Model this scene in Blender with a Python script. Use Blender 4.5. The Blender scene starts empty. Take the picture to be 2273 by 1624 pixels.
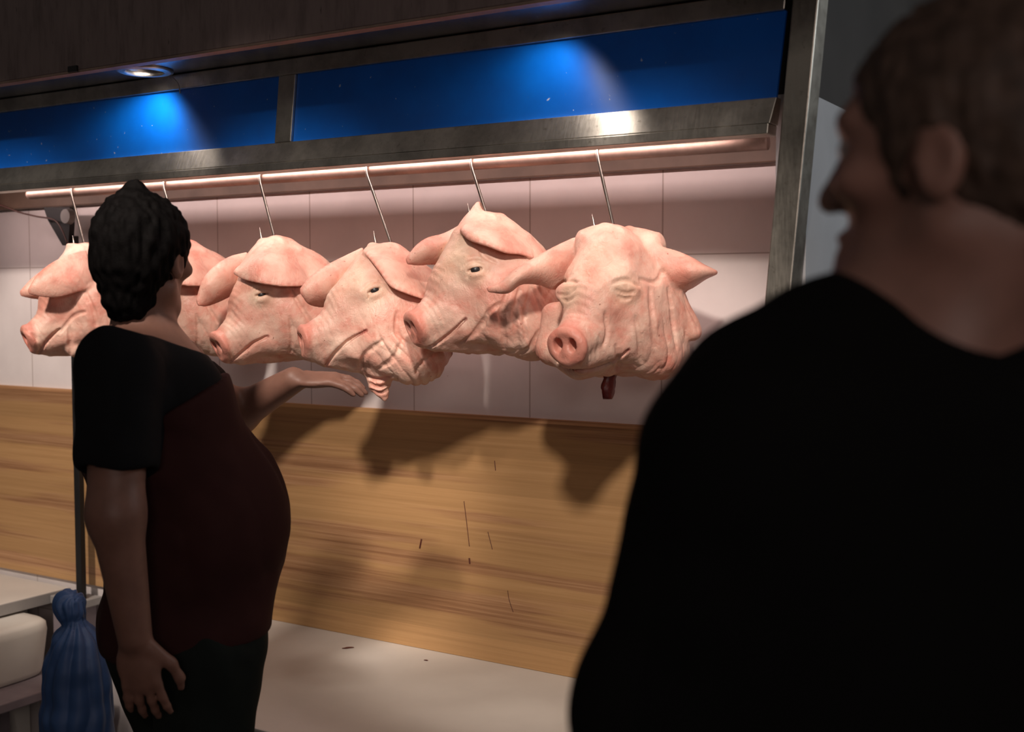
import bpy, bmesh, math
import numpy as np
from mathutils import Vector, Matrix, Euler

C = bpy.context.scene
PI = math.pi
# ------------------------------------------------------------------ camera
FPX = 2600.0                                   # focal length in pixels of the 2273 px wide frame
YAW = math.radians(31.5)
PITCH = math.atan(153.0 / FPX)
CAM = Vector((0, 0, 1.60))
cd = bpy.data.cameras.new('camera')
cam = bpy.data.objects.new('camera', cd)
C.collection.objects.link(cam)
cam.location = CAM
cam.rotation_euler = (PI / 2 - PITCH, 0, YAW)
cd.sensor_width = 36.0
cd.lens = FPX * 36.0 / 2273.0
cd.clip_start = 0.05
cd.dof.use_dof = True
cd.dof.focus_distance = 2.85
cd.dof.aperture_fstop = 3.2
C.camera = cam
CROT = Euler(cam.rotation_euler).to_matrix()

# ------------------------------------------------------------------ world, exposure
w = bpy.data.worlds.new('world')
C.world = w
w.use_nodes = True
w.node_tree.nodes['Background'].inputs[0].default_value = (1.0, 0.86, 0.80, 1)
w.node_tree.nodes['Background'].inputs[1].default_value = 0.03
C.view_settings.view_transform = 'Standard'
C.view_settings.look = 'None'
C.view_settings.gamma = 1.0
C.view_settings.use_curve_mapping = False
C.view_settings.exposure = 0.0


def spot(name, loc, target, power, angle, blend, col, radius=0.03):
    l = bpy.data.lights.new(name, 'SPOT')
    l.energy = power
    l.spot_size = math.radians(angle)
    l.spot_blend = blend
    l.color = col
    l.shadow_soft_size = radius
    o = bpy.data.objects.new(name, l)
    C.collection.objects.link(o)
    o.location = loc
    d = Vector(target) - Vector(loc)
    o.rotation_euler = d.to_track_quat('-Z', 'Y').to_euler()
    return o


WARM = (1.0, 0.86, 0.76)
# lamps in the canopy soffit, tipped a little to the left
for i, x in enumerate((-2.49, -1.23)):
    spot('canopy_lamp', (x, 2.188, 2.197), (x - 0.42, 2.188 + 0.10, 1.25), (7.5, 4.6)[i], 132, 0.75, WARM, 0.025)
# the market hall's lamps high over the aisle
spot('hall_lamp', (-0.42, 0.50, 2.98), (-1.28, 2.35, 1.30), 225, 29, 0.55, WARM, 0.09)
spot('hall_lamp', (-1.42, 0.50, 2.98), (-2.22, 2.35, 1.30), 225, 29, 0.55, WARM, 0.09)


def area(name, loc, target, power, sx, sy, col, spread=180):
    l = bpy.data.lights.new(name, 'AREA')
    l.shape = 'RECTANGLE'
    l.size = sx
    l.size_y = sy
    l.energy = power
    l.color = col
    l.spread = math.radians(spread)
    o = bpy.data.objects.new(name, l)
    C.collection.objects.link(o)
    o.location = loc
    d = Vector(target) - Vector(loc)
    o.rotation_euler = d.to_track_quat('-Z', 'Y').to_euler()
    return o


spot('hall_lamp', (-2.50, 0.50, 2.98), (-3.40, 2.40, 1.26), 270, 29, 0.5, WARM, 0.09)
# added aisle fill, the tube inside the tiled niche, added passage fill
area('aisle_fill', (1.6, -1.6, 2.3), (-1.8, 2.6, 1.0), 4, 2.2, 0.8, (1.0, 0.82, 0.76), 70)  # added soft fill that keeps the people faintly lit, no known lamp
area('niche_tube', (-2.27, 2.314, 1.957), (-2.27, 2.62, 1.48), 6.2, 2.8, 0.016, (1.0, 0.74, 0.70))
area('fascia_fill', (-5.0, -2.2, 4.8), (-3.5, 2.3, 1.9), 10, 9.0, 1.6, (1.0, 0.90, 0.80))  # added sheet of light, placed for the steel fascia to reflect
area('passage_fill', (0.9, 3.3, 2.5), (-0.7, 2.9, 1.5), 9, 0.5, 0.5, (0.88, 0.95, 1.0))  # added cool fill to brighten the grey end wall

# ------------------------------------------------------------------ pixel rays (for measuring the photograph)


def ray(px, py):
    v = Vector(((px - 1136.5) / FPX, (812.0 - py) / FPX, -1.0))
    return (CROT @ v).normalized()


def at(px, py, Y):                              # point on the upright plane y = Y
    d = ray(px, py)
    return CAM + d * ((Y - CAM.y) / d.y)


def atz(px, py, Z):                             # point on the level plane z = Z
    d = ray(px, py)
    return CAM + d * ((Z - CAM.z) / d.z)


# ------------------------------------------------------------------ materials


class N:
    def __init__(s, name):
        s.m = bpy.data.materials.new(name)
        s.m.use_nodes = True
        s.t = s.m.node_tree
        s.b = s.t.nodes['Principled BSDF']

    def n(s, typ, **kw):
        x = s.t.nodes.new(typ)
        for k, v in kw.items():
            setattr(x, k, v)
        return x

    def l(s, a, b):
        s.t.links.new(a, b)

    def set(s, **kw):
        for k, v in kw.items():
            k = k.replace('_', ' ')
            s.b.inputs[k].default_value = v

    def coords(s, scale=(1, 1, 1), kind='Object', loc=(0, 0, 0)):
        tc = s.n('ShaderNodeTexCoord')
        mp = s.n('ShaderNodeMapping')
        mp.inputs['Scale'].default_value = scale
        mp.inputs['Location'].default_value = loc
        s.l(tc.outputs[kind], mp.inputs['Vector'])
        return mp.outputs[0]

    def noise(s, vec, scale, detail=4, rough=0.55, dist=0.0):
        x = s.n('ShaderNodeTexNoise')
        x.inputs['Scale'].default_value = scale
        x.inputs['Detail'].default_value = detail
        x.inputs['Roughness'].default_value = rough
        x.inputs['Distortion'].default_value = dist
        s.l(vec, x.inputs['Vector'])
        return x.outputs['Fac']

    def ramp(s, fac, stops):
        r = s.n('ShaderNodeValToRGB')
        e = r.color_ramp.elements
        while len(e) < len(stops):
            e.new(0.5)
        for i, (p, c) in enumerate(stops):
            e[i].position = p
            e[i].color = (c, c, c, 1) if not hasattr(c, '__len__') else (*c, 1)
        s.l(fac, r.inputs[0])
        return r.outputs[0]

    def mix(s, fac, a, b, blend='MIX'):
        x = s.n('ShaderNodeMix', data_type='RGBA', blend_type=blend)
        for sock, v in ((x.inputs[0], fac), (x.inputs[6], a), (x.inputs[7], b)):
            if hasattr(v, 'links'):
                s.l(v, sock)
            elif hasattr(v, '__len__'):
                sock.default_value = (*v, 1)
            else:
                sock.default_value = v
        return x.outputs[2]

    def math(s, op, a, b=0.0):
        x = s.n('ShaderNodeMath', operation=op)
        for sock, v in ((x.inputs[0], a), (x.inputs[1], b)):
            if hasattr(v, 'links'):
                s.l(v, sock)
            else:
                sock.default_value = v
        return x.outputs[0]

    def bump(s, h, strength=0.3, dist=0.002):
        b = s.n('ShaderNodeBump')
        b.inputs['Strength'].default_value = strength
        b.inputs['Distance'].default_value = dist
        s.l(h, b.inputs['Height'])
        s.l(b.outputs[0], s.b.inputs['Normal'])

    def col(s, c):
        if hasattr(c, 'links'):
            s.l(c, s.b.inputs['Base Color'])
        else:
            s.b.inputs['Base Color'].default_value = (*c, 1)


def plain(name, col, rough=0.6, var=0.15, scale=20, metal=0.0, bump=0.0, spec=0.5):
    n = N(name)
    v = n.coords()
    f = n.noise(v, scale)
    a = tuple(max(0, c * (1 - var)) for c in col)
    b = tuple(min(1, c * (1 + var)) for c in col)
    n.col(n.ramp(f, [(0.3, a), (0.7, b)]))
    n.set(Roughness=rough, Metallic=metal)
    n.b.inputs['Specular IOR Level'].default_value = spec
    if bump:
        n.bump(n.noise(v, scale * 4), bump)
    return n.m


def steel(name, base=(0.60, 0.56, 0.50), grime=0.5, rough=0.30, brushed=0.0):
    n = N(name)
    v = n.coords((1, 1, 1))
    g1 = n.noise(v, 9, 6, 0.65)
    g2 = n.noise(n.coords((30, 4, 4)), 6, 4, 0.6)
    spots = n.ramp(n.noise(v, 55, 5, 0.7), [(0.60, 0.0), (0.70, 1.0)])
    c = n.ramp(g1, [(0.35, tuple(x * (1 - 0.55 * grime) for x in base)), (0.60, base)])
    c = n.mix(n.math('MULTIPLY', spots, 0.55 * grime), c, (0.16, 0.13, 0.08))
    n.col(c)
    r = n.math('ADD', n.math('MULTIPLY', g2, 0.22), rough - 0.08)
    n.l(r, n.b.inputs['Roughness'])
    n.set(Metallic=1.0)
    if brushed:                                # brushed along x: highlights stretch upright
        cv = n.n('ShaderNodeCombineXYZ')
        cv.inputs[2].default_value = 1.0
        n.l(cv.outputs[0], n.b.inputs['Tangent'])
        n.set(Anisotropic=brushed)
    n.bump(g2, 0.10, 0.001)
    return n.m


M_steel = steel('stainless_steel', (0.74, 0.70, 0.63), 0.7, 0.40, 0.7)
M_post = steel('worn_steel', (0.50, 0.47, 0.41), 0.7, 0.38)
M_soffit = steel('polished_steel', (0.62, 0.62, 0.62), 0.25, 0.20)
M_rail = steel('pipe_steel', (0.40, 0.29, 0.24), 0.5, 0.55)
M_hook = steel('hook_steel', (0.42, 0.38, 0.34), 0.5, 0.30)


def blue_mat():
    n = N('blue_enamel')
    v = n.coords()
    f = n.noise(v, 6, 5, 0.6)
    c = n.ramp(f, [(0.3, (0.001, 0.085, 0.42)), (0.7, (0.001, 0.120, 0.56))])
    scr = n.ramp(n.noise(n.coords((60, 1, 12)), 5, 5, 0.7), [(0.69, 0.0), (0.76, 1.0)])
    c = n.mix(n.math('MULTIPLY', scr, 0.30), c, (0.35, 0.42, 0.55))
    dot = n.ramp(n.noise(v, 70, 2, 0.5), [(0.74, 0.0), (0.77, 1.0)])
    c = n.mix(n.math('MULTIPLY', dot, 0.6), c, (0.5, 0.55, 0.6))
    n.col(c)
    r = n.math('ADD', n.math('MULTIPLY', n.noise(v, 12, 5, 0.6), 0.25), 0.40)
    n.l(r, n.b.inputs['Roughness'])
    n.b.inputs['Specular IOR Level'].default_value = 0.8
    cv = n.n('ShaderNodeCombineXYZ')           # wiped along x for years
    cv.inputs[2].default_value = 1.0
    n.l(cv.outputs[0], n.b.inputs['Tangent'])
    n.set(Anisotropic=0.9)
    return n.m


M_blue = blue_mat()


def tile_mat(name, x0, w_, z0, h_):
    n = N(name)
    tc = n.n('ShaderNodeTexCoord')
    sx = n.n('ShaderNodeSeparateXYZ')
    n.l(tc.outputs['Object'], sx.inputs[0])

    def line(sock, o, s, half):
        a = n.math('ADD', n.math('SUBTRACT', sock, o), s * 40.5)
        a = n.math('SUBTRACT', n.math('FLOORED_MODULO', a, s), s * 0.5)
        return n.math('LESS_THAN', n.math('ABSOLUTE', a), half)
    g = n.math('MAXIMUM', line(sx.outputs[0], x0, w_, 0.0022), line(sx.outputs[2], z0, h_, 0.0018))
    v = n.coords()
    f = n.noise(v, 5, 4, 0.6)
    c = n.ramp(f, [(0.3, (0.66, 0.60, 0.585)), (0.7, (0.74, 0.68, 0.66))])
    c = n.mix(n.math('MULTIPLY', g, 0.75), c, (0.36, 0.29, 0.26))
    d = n.ramp(n.noise(v, 45, 2, 0.5), [(0.77, 0.0), (0.79, 1.0)])
    c = n.mix(n.math('MULTIPLY', d, 0.6), c, (0.25, 0.14, 0.1))
    n.col(c)
    n.set(Roughness=0.28)
    n.b.inputs['Specular IOR Level'].default_value = 0.35
    return n.m


def wood_mat():
    n = N('oak_laminate')
    grain = n.noise(n.coords((0.55, 1, 36)), 3.2, 8, 0.66, 0.25)
    fine = n.noise(n.coords((2.5, 1, 150)), 3.0, 4, 0.6, 0.1)
    band = n.noise(n.coords((0.35, 1, 7)), 2.4, 3, 0.5)
    c = n.ramp(grain, [(0.30, (0.24, 0.115, 0.058)), (0.50, (0.43, 0.235, 0.118)), (0.68, (0.58, 0.345, 0.185))])
    c = n.mix(n.math('MULTIPLY', fine, 0.55), c, (0.22, 0.10, 0.04), 'MIX')
    c = n.mix(n.ramp(band, [(0.42, 0.0), (0.5, 0.6)]), c, (0.52, 0.31, 0.13), 'MIX')
    # board joints
    tc = n.n('ShaderNodeTexCoord')
    sx = n.n('ShaderNodeSeparateXYZ')
    n.l(tc.outputs['Object'], sx.inputs[0])
    row = n.math('FLOOR', n.math('MULTIPLY', sx.outputs[2], 1 / 0.098))
    wn = n.n('ShaderNodeTexWhiteNoise', noise_dimensions='1D')
    n.l(row, wn.inputs['W'])
    tone = n.ramp(wn.outputs['Value'], [(0.0, 0.72), (1.0, 1.12)])
    c = n.mix(1.0, c, tone, 'MULTIPLY')
    n.col(c)
    n.set(Roughness=0.42)
    n.b.inputs['Specular IOR Level'].default_value = 0.35
    n.bump(fine, 0.08, 0.001)
    return n.m


def board_mat():
    n = N('dark_board')
    v = n.coords()
    st = n.noise(n.coords((9, 9, 1.6)), 3, 6, 0.65)
    c = n.ramp(st, [(0.28, (0.10, 0.070, 0.064)), (0.5, (0.17, 0.125, 0.118)), (0.7, (0.20, 0.15, 0.14))])
    sc = n.ramp(n.noise(n.coords((26, 26, 5), loc=(3, 1, 2)), 3.2, 3, 0.6), [(0.68, 0.0), (0.74, 1.0)])
    c = n.mix(n.math('MULTIPLY', sc, 0.7), c, (0.025, 0.018, 0.017))
    n.col(c)
    n.set(Roughness=0.6)
    return n.m


M_tile = tile_mat('white_tile', -1.178, 0.373, 1.702, 1.2)
M_tile2 = tile_mat('white_tile_left', -3.58, 0.40, 1.702, 1.2)
M_wood = wood_mat()
M_board = board_mat()
M_beam = plain('brown_batten', (0.13, 0.085, 0.06), 0.55, 0.25, 9)
M_nicheceil = plain('niche_ceiling', (0.14, 0.085, 0.065), 0.5, 0.2, 8)
M_white = plain('white_polyethylene', (0.62, 0.585, 0.53), 0.5, 0.05, 5)
M_edge = plain('grey_edge', (0.30, 0.29, 0.28), 0.5, 0.1, 8)
M_tub = plain('white_plastic', (0.68, 0.66, 0.60), 0.45, 0.05, 6)
M_shelf = plain('grey_shelf', (0.26, 0.22, 0.24), 0.5, 0.15, 12)
M_counterfront = plain('dark_blue_front', (0.008, 0.02, 0.10), 0.5, 0.2, 6)
M_black = plain('black_iron', (0.004, 0.004, 0.0045), 0.6, 0.2, 30)
M_grey = plain('grey_plastic', (0.20, 0.19, 0.18), 0.5, 0.1, 15)
M_cable = plain('dark_red_cable', (0.06, 0.025, 0.02), 0.5, 0.1, 30)
M_floor = plain('concrete_floor', (0.10, 0.095, 0.09), 0.6, 0.25, 4)
M_panelgrey = plain('grey_white_panel', (0.60, 0.61, 0.63), 0.5, 0.08, 5)
M_farwall = plain('brown_far_wall', (0.16, 0.11, 0.09), 0.75, 0.25, 3)
M_jamb = plain('peeling_paint', (0.45, 0.44, 0.41), 0.7, 0.3, 12)
M_drip = plain('dried_blood', (0.09, 0.022, 0.012), 0.5, 0.2, 40)
M_bag = plain('blue_plastic_film', (0.035, 0.085, 0.22), 0.5, 0.2, 8)

# ------------------------------------------------------------------ object helpers
COL = C.collection


def finish(name, me, mat, parent=None, smooth=False):
    o = bpy.data.objects.new(name, me)
    COL.objects.link(o)
    if mat:
        me.materials.append(mat)
    if parent:
        o.parent = parent
    if smooth:
        me.polygons.foreach_set('use_smooth', [True] * len(me.polygons))
    return o


def obj(name, bm, mat, parent=None, smooth=False):
    me = bpy.data.meshes.new(name)
    bmesh.ops.recalc_face_normals(bm, faces=bm.faces)
    bm.to_mesh(me)
    bm.free()
    return finish(name, me, mat, parent, smooth)


def tag(o, label, cat, group=None):
    o['label'] = label
    o['category'] = cat
    if group:
        o['group'] = group
    return o


def struct(o):
    o['kind'] = 'structure'
    return o


def empty(name, loc, rz=0.0):
    o = bpy.data.objects.new(name, None)
    COL.objects.link(o)
    o.location = loc
    o.rotation_euler = (0, 0, rz)
    o.empty_display_size = 0.05
    return o


def B():
    return bmesh.new()


def add_box(bm, x0, x1, y0, y1, z0, z1, bev=0.0, skew=0.0):
    """skew: the top is shifted by this much along x"""
    r = bmesh.ops.create_cube(bm, size=1.0)
    for v in r['verts']:
        up = v.co.z > 0
        v.co = Vector((x0 + (v.co.x + .5) * (x1 - x0), y0 + (v.co.y + .5) * (y1 - y0), z0 + (v.co.z + .5) * (z1 - z0)))
        if up:
            v.co.x += skew
    if bev:
        es = list({e for v in r['verts'] for e in v.link_edges})
        bmesh.ops.bevel(bm, geom=es, offset=bev, segments=2, profile=0.5, affect='EDGES')
    return bm


def catmull(pts, n=8):
    P = [Vector(p) for p in pts]
    out = []
    for i in range(len(P) - 1):
        a = P[i - 1] if i else P[0] * 2 - P[1]
        b, c = P[i], P[i + 1]
        d = P[i + 2] if i + 2 < len(P) else P[-1] * 2 - P[-2]
        for k in range(n):
            t = k / n
            out.append(0.5 * ((2 * b) + (c - a) * t + (2 * a - 5 * b + 4 * c - d) * t * t + (3 * b - a - 3 * c + d) * t ** 3))
    out.append(P[-1])
    return out


def add_tube(bm, pts, r, seg=10, taper=None):
    P = [Vector(p) for p in pts]
    rings = []
    prev = None
    for i, p in enumerate(P):
        t = (P[min(i + 1, len(P) - 1)] - P[max(i - 1, 0)]).normalized()
        if prev is None:
            ref = Vector((0, 0, 1)) if abs(t.z) < 0.9 else Vector((1, 0, 0))
            u = t.cross(ref).normalized()
        else:
            u = (prev - t * prev.dot(t)).normalized()
        prev = u
        v = t.cross(u)
        rr = r if taper is None else r * taper(i / (len(P) - 1))
        rings.append([bm.verts.new(p + (u * math.cos(2 * PI * k / seg) + v * math.sin(2 * PI * k / seg)) * rr) for k in range(seg)])
    for a, b in zip(rings, rings[1:]):
        for k in range(seg):
            bm.faces.new((a[k], a[(k + 1) % seg], b[(k + 1) % seg], b[k]))
    bm.faces.new(rings[0][::-1])
    bm.faces.new(rings[-1])
    return bm


def add_lathe(bm, prof, seg=48, centre=(0, 0, 0), closed=True):
    c = Vector(centre)
    rings = [[bm.verts.new(c + Vector((r * math.cos(2 * PI * k / seg), r * math.sin(2 * PI * k / seg), z))) for k in range(seg)] for r, z in prof]
    n = len(rings)
    for i in range(n if closed else n - 1):
        a, b = rings[i], rings[(i + 1) % n]
        for k in range(seg):
            bm.faces.new((a[k], a[(k + 1) % seg], b[(k + 1) % seg], b[k]))
    return bm


# ------------------------------------------------------------------ the setting
Y_WALL, Y_RAIL, Y_FACE = 2.62, 2.37, 2.27
Z_SOF = 2.205

bm = add_box(B(), -6.0, 3.0, -3.0, 6.0, -0.10, 0.0)
struct(obj('floor', bm, M_floor))
bm = add_box(B(), -3.31, -0.80, Y_WALL, Y_WALL + 0.08, 0.0, 2.6)
struct(obj('wall_back', bm, M_tile))
bm = add_box(B(), -6.0, -3.311, Y_WALL, Y_WALL + 0.08, 0.0, 2.6)
struct(obj('wall_left', bm, M_tile2))
# outer face of the stall's end wall
bm = add_box(B(), -0.80, -0.735, Y_FACE + 0.065, 4.2, 0.0, 2.01)
struct(obj('wall_right', bm, M_panelgrey))
bm = add_box(B(), -0.80, -0.735, Y_FACE + 0.065, 4.2, 2.0101, 3.4)
struct(obj('wall_upper', bm, plain('dark_upper_wall', (0.045, 0.038, 0.034), 0.7, 0.2, 4)))
bm = add_box(B(), -0.735, 3.0, 4.2, 4.3, 0.0, 3.4)
struct(obj('wall_far', bm, M_farwall))
bm = add_box(B(), -3.9, -0.80, 2.30, Y_WALL, 1.975, 2.0)
struct(obj('ceiling', bm, M_nicheceil))
bm = add_box(B(), -3.9, -0.80, Y_WALL - 0.035, Y_WALL - 0.0005, 1.905, 1.9745, 0.003)
struct(obj('trim_1', bm, M_beam))

# door jamb with peeling paint at the far right
bm = B()
pj = at(2212, 700, 4.1)
random_edge = np.random.RandomState(4)
zs = np.linspace(0.0, 2.35, 60)
for i in range(len(zs) - 1):
    j = 0.012 * random_edge.rand() + (0.03 * max(0, (zs[i] - 1.45)) if zs[i] < 2.4 else 0)
    add_box(bm, pj.x + j, pj.x + 0.05, 4.12, 4.1995, zs[i], zs[i + 1])
struct(obj('trim_2', bm, M_jamb))
bm = add_box(B(), pj.x + 0.055, pj.x + 0.30, 4.14, 4.1995, 0.0, 2.35, 0.004)
struct(obj('door_1', bm, plain('grey_door', (0.20, 0.20, 0.19), 0.6, 0.2, 8)))

# ------------------------------------------------------------------ wooden back panel and stains
Z_WOOD_TOP, Z_CT = 1.286, 0.622
wp = empty('wood_panel', (-2.3, Y_WALL - 0.012, Z_CT))
bm = add_box(B(), -6.0, -0.805, Y_WALL - 0.012, Y_WALL - 0.0005, Z_CT, Z_WOOD_TOP, 0.0015)
pnl = obj('panel_board', bm, M_wood, wp)
pnl.matrix_parent_inverse = Matrix.Translation(-wp.location)
tag(wp, 'oak coloured wooden back panel with brown drips under the white tiles', 'wall panel')
for (pts, r) in (([(1030, 1112), (1036, 1160), (1042, 1212)], 0.0011), ([(1042, 1238), (1043, 1250)], 0.0026),
                 ([(1083, 1180), (1093, 1219)], 0.0010), ([(1098, 1022), (1100, 1044)], 0.0012),
                 ([(936, 1196), (932, 1216)], 0.0026), ([(1127, 1310), (1130, 1330), (1139, 1358)], 0.0009)):
    bm = add_tube(B(), catmull([at(px, py, Y_WALL - 0.0122) for px, py in pts], 6), r, 6)
    d = obj('drip_stain', bm, M_drip, wp)
    d.matrix_parent_inverse = Matrix.Translation(-wp.location)
    d['label'] = 'brown drip stain'


def child(name, bm, mat, root, smooth=False):
    o = obj(name, bm, mat, root, smooth)
    o.matrix_parent_inverse = root.matrix_basis.inverted()
    return o


# ------------------------------------------------------------------ canopy: steel frame, blue panels, soffit, front board
root = empty('stall_canopy', (-2.2, Y_FACE, 1.921))
tag(root, 'steel framed stall canopy with blue fascia panels above the hanging pig heads', 'canopy')
SK = 0.018
xl, xr = -4.2, -0.752
z_lip, z_b0, z_b1 = 1.921, 1.995, 2.163
bm = add_box(B(), xl, xr - 0.032, Y_FACE + 0.002, Y_FACE + 0.03, 1.942, z_b0, 0.002, 0.006)
for v in bm.verts:                               # the face slopes: its foot stands proud
    if v.co.y < Y_FACE + 0.01:
        v.co.y -= 0.022 * (z_b0 - v.co.z) / (z_b0 - 1.942)
child('lower_fascia', bm, M_steel, root)
bm = add_box(B(), xl, xr - 0.036, Y_FACE - 0.021, Y_FACE + 0.03, z_lip, 1.9415, 0.002, 0.002)
child('fascia_lip', bm, M_steel, root)
bm = add_box(B(), xl, xr - 0.012, Y_FACE, Y_FACE + 0.03, z_b1, Z_SOF - 0.002, 0.003, 0.004)
child('upper_rail', bm, M_steel, root)
for (xa, xb) in ((-2.108, -2.053), (-3.62, -3.565)):
    bm = add_box(B(), xa, xb, Y_FACE + 0.001, Y_FACE + 0.03, z_b0, z_b1, 0.002, SK)
    child('divider', bm, M_steel, root)
for (xa, xb) in ((-2.052, xr - 0.030), (-3.564, -2.109), (xl, -3.621)):
    bm = add_box(B(), xa, xb, Y_FACE + 0.010, Y_FACE + 0.018, z_b0, z_b1, 0, SK)
    child('blue_panel', bm, M_blue, root)
HX = [-2.49]                       # recessed lamps along the soffit
HY, HR = 2.188, 0.060
# soffit plate with round openings
bm = B()
ys = (2.102, Y_FACE + 0.03)
edges = [xl] + [v for h in sorted(HX) for v in (h - 0.079, h + 0.079)] + [xr + 0.02]
for i in range(len(edges) - 1):
    x0, x1 = edges[i], edges[i + 1]
    if i % 2 == 0:
        q = [bm.verts.new((x, y, Z_SOF)) for x, y in ((x0, ys[0]), (x1, ys[0]), (x1, ys[1]), (x0, ys[1]))]
        bm.faces.new(q)
    else:
        cx = (x0 + x1) / 2
        n = 48
        inn, out = [], []
        for k in range(n):
            a = 2 * PI * (k + 0.5) / n
            ca, sa = math.cos(a), math.sin(a)
            inn.append(bm.verts.new((cx + HR * ca, HY + HR * sa, Z_SOF)))
            sc = min(((x1 - cx) / abs(ca)) if ca else 9, ((ys[1] - HY) / sa) if sa > 0 else ((HY - ys[0]) / -sa))
            out.append(bm.verts.new((cx + sc * ca, HY + sc * sa, Z_SOF)))
        for k in range(n):
            bm.faces.new((inn[k], out[k], out[(k + 1) % n], inn[(k + 1) % n]))
g = bmesh.ops.extrude_face_region(bm, geom=list(bm.faces))
for v in [e for e in g['geom'] if isinstance(e, bmesh.types.BMVert)]:
    v.co.z += 0.003
child('soffit', bm, M_soffit, root)
bm = add_box(B(), xl, 0.3, 2.075, 2.0995, Z_SOF - 0.006, 3.3, 0.002)
child('front_board', bm, M_board, root)
bm = add_box(B(), xl, 0.3, 2.074, 2.103, Z_SOF - 0.013, Z_SOF - 0.0062, 0.001)
child('edge_strip', bm, M_rail, root)
p = at(165, 155, 2.074)
bm = add_box(B(), p.x - 0.02, p.x + 0.015, 2.068, 2.0748, p.z - 0.006, p.z + 0.010, 0.001)
child('clip', bm, M_black, root)

for i, hx in enumerate(HX):
    d = empty('recessed_downlight', (hx, HY, Z_SOF))
    tag(d, 'round steel downlight with a hanging wire above the bright blue panel', 'downlight')
    bm = add_lathe(B(), [(0.050, 0.004), (0.050, -0.007), (0.056, -0.009), (0.062, -0.006), (0.066, -0.008), (0.074, -0.005), (0.075, -0.0005), (0.0595, -0.0005), (0.0595, 0.004)], 56)
    obj('trim_ring', bm, M_steel, d, True)
    bm = add_lathe(B(), [(0.049, 0.003), (0.046, 0.05), (0.035, 0.085), (0.0, 0.086), (0.0, 0.088), (0.037, 0.088), (0.048, 0.052), (0.051, 0.003)], 40)
    obj('reflector', bm, M_steel, d, True)
    if i == 0:
        bm = add_tube(B(), catmull([(0.030, 0.045, 0.01), (0.040, 0.058, -0.012), (0.046, 0.074, -0.03), (0.048, 0.078, -0.055)], 6), 0.0016, 6)
        obj('wire', bm, M_grey, d, True)

# steel corner post, leaning a little
bm = B()
x_t = -0.737
lean = 0.083
z0, z1 = 0.0, 3.2
add_box(bm, -0.748 - 0.0 - lean * 2.17, -0.748 - lean * 2.17 + 0.052, Y_FACE - 0.004, Y_FACE + 0.06, z0, z1, 0.003, lean * 3.2)
post = obj('steel_post', bm, M_post)
tag(post, 'worn steel corner post at the right end of the tiled niche', 'post')

# meat rail
bm = add_tube(B(), [(-3.235, Y_RAIL, 1.921), (-3.22, Y_RAIL, 1.921), (-2.0, Y_RAIL, 1.921), (-0.83, Y_RAIL, 1.921)], 0.0165, 20,
              lambda t: 0.75 if t == 0 else 1)
rl = empty('meat_rail', (-2.0, Y_RAIL, 1.921))
child('pipe', bm, M_rail, rl, True)
for x in (-3.15, -0.86, -2.02):
    bm = add_box(B(), x - 0.012, x + 0.012, Y_RAIL - 0.006, Y_RAIL + 0.006, 1.936, 1.9745, 0.002)
    child('hanger', bm, M_rail, rl)
tag(rl, 'long round steel meat rail under the canopy fascia carrying the hooks', 'rail')

# ------------------------------------------------------------------ counters, tub, shelf, bag, pole
ct = empty('countertop', (-1.9, 2.3, Z_CT))
tag(ct, 'wide white countertop below the wooden panel', 'countertop')
bm = add_box(B(), -2.22, -0.90, 1.92, Y_WALL - 0.0005, Z_CT - 0.035, Z_CT - 0.0003, 0.004)
for v in bm.verts:                               # the left end is cut at a slant
    if v.co.x < -2 and v.co.y > 2.3:
        v.co.x -= 0.25
child('top_slab', bm, M_white, ct)
bm = add_box(B(), -2.18, -0.91, 2.00, Y_WALL - 0.001, 0.0, Z_CT - 0.036, 0.003)
for v in bm.verts:
    if v.co.x < -2 and v.co.y > 2.3:
        v.co.x -= 0.23
child('base_cabinet', bm, M_counterfront, ct)
lc = empty('side_counter', (-3.7, 2.3, 0.60))
tag(lc, 'white side counter ending at the black pole on the far left', 'counter')
bm = add_box(B(), -5.2, -3.39, 2.02, Y_WALL - 0.0135, 0.570, 0.600, 0.003)
child('top_slab', bm, M_white, lc)
bm = add_box(B(), -5.2, -3.386, 2.015, 2.0195, 0.563, 0.603, 0.001)
child('edge_band', bm, M_edge, lc)
bm = add_box(B(), -3.3895, -3.383, 2.02, Y_WALL - 0.0135, 0.563, 0.599, 0.001)
child('edge_band', bm, M_edge, lc)
bm = add_box(B(), -5.2, -3.62, 2.06, Y_WALL - 0.0135, 0.0, 0.569, 0.003)
child('base_cabinet', bm, M_tub, lc)
bm = add_box(B(), -3.38, -3.22, 2.52, Y_WALL - 0.0135, 0.565, 0.592, 0.003)
lg = obj('corner_ledge', bm, M_edge)
tag(lg, 'small grey ledge against the wood right of the black pole', 'ledge')
bm = add_box(B(), -3.3795, -3.25, 2.53, Y_WALL - 0.0135, 0.0, 0.5645, 0.002)
o = obj('ledge_support', bm, M_shelf, lg)

# low shelf with a white tub and a blue bag
bm = add_box(B(), -3.60, -3.12, 1.95, 2.50, 0.345, 0.375, 0.004)
sh = obj('low_shelf', bm, M_shelf)
tag(sh, 'low grey shelf at the lower left corner carrying the white tub', 'shelf')
for lx, ly in ((-3.58, 1.98), (-3.15, 1.98), (-3.58, 2.47), (-3.15, 2.47)):
    bm = add_box(B(), lx - 0.015, lx + 0.015, ly - 0.015, ly + 0.015, 0.0, 0.345)
    obj('leg', bm, M_shelf, sh)


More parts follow.
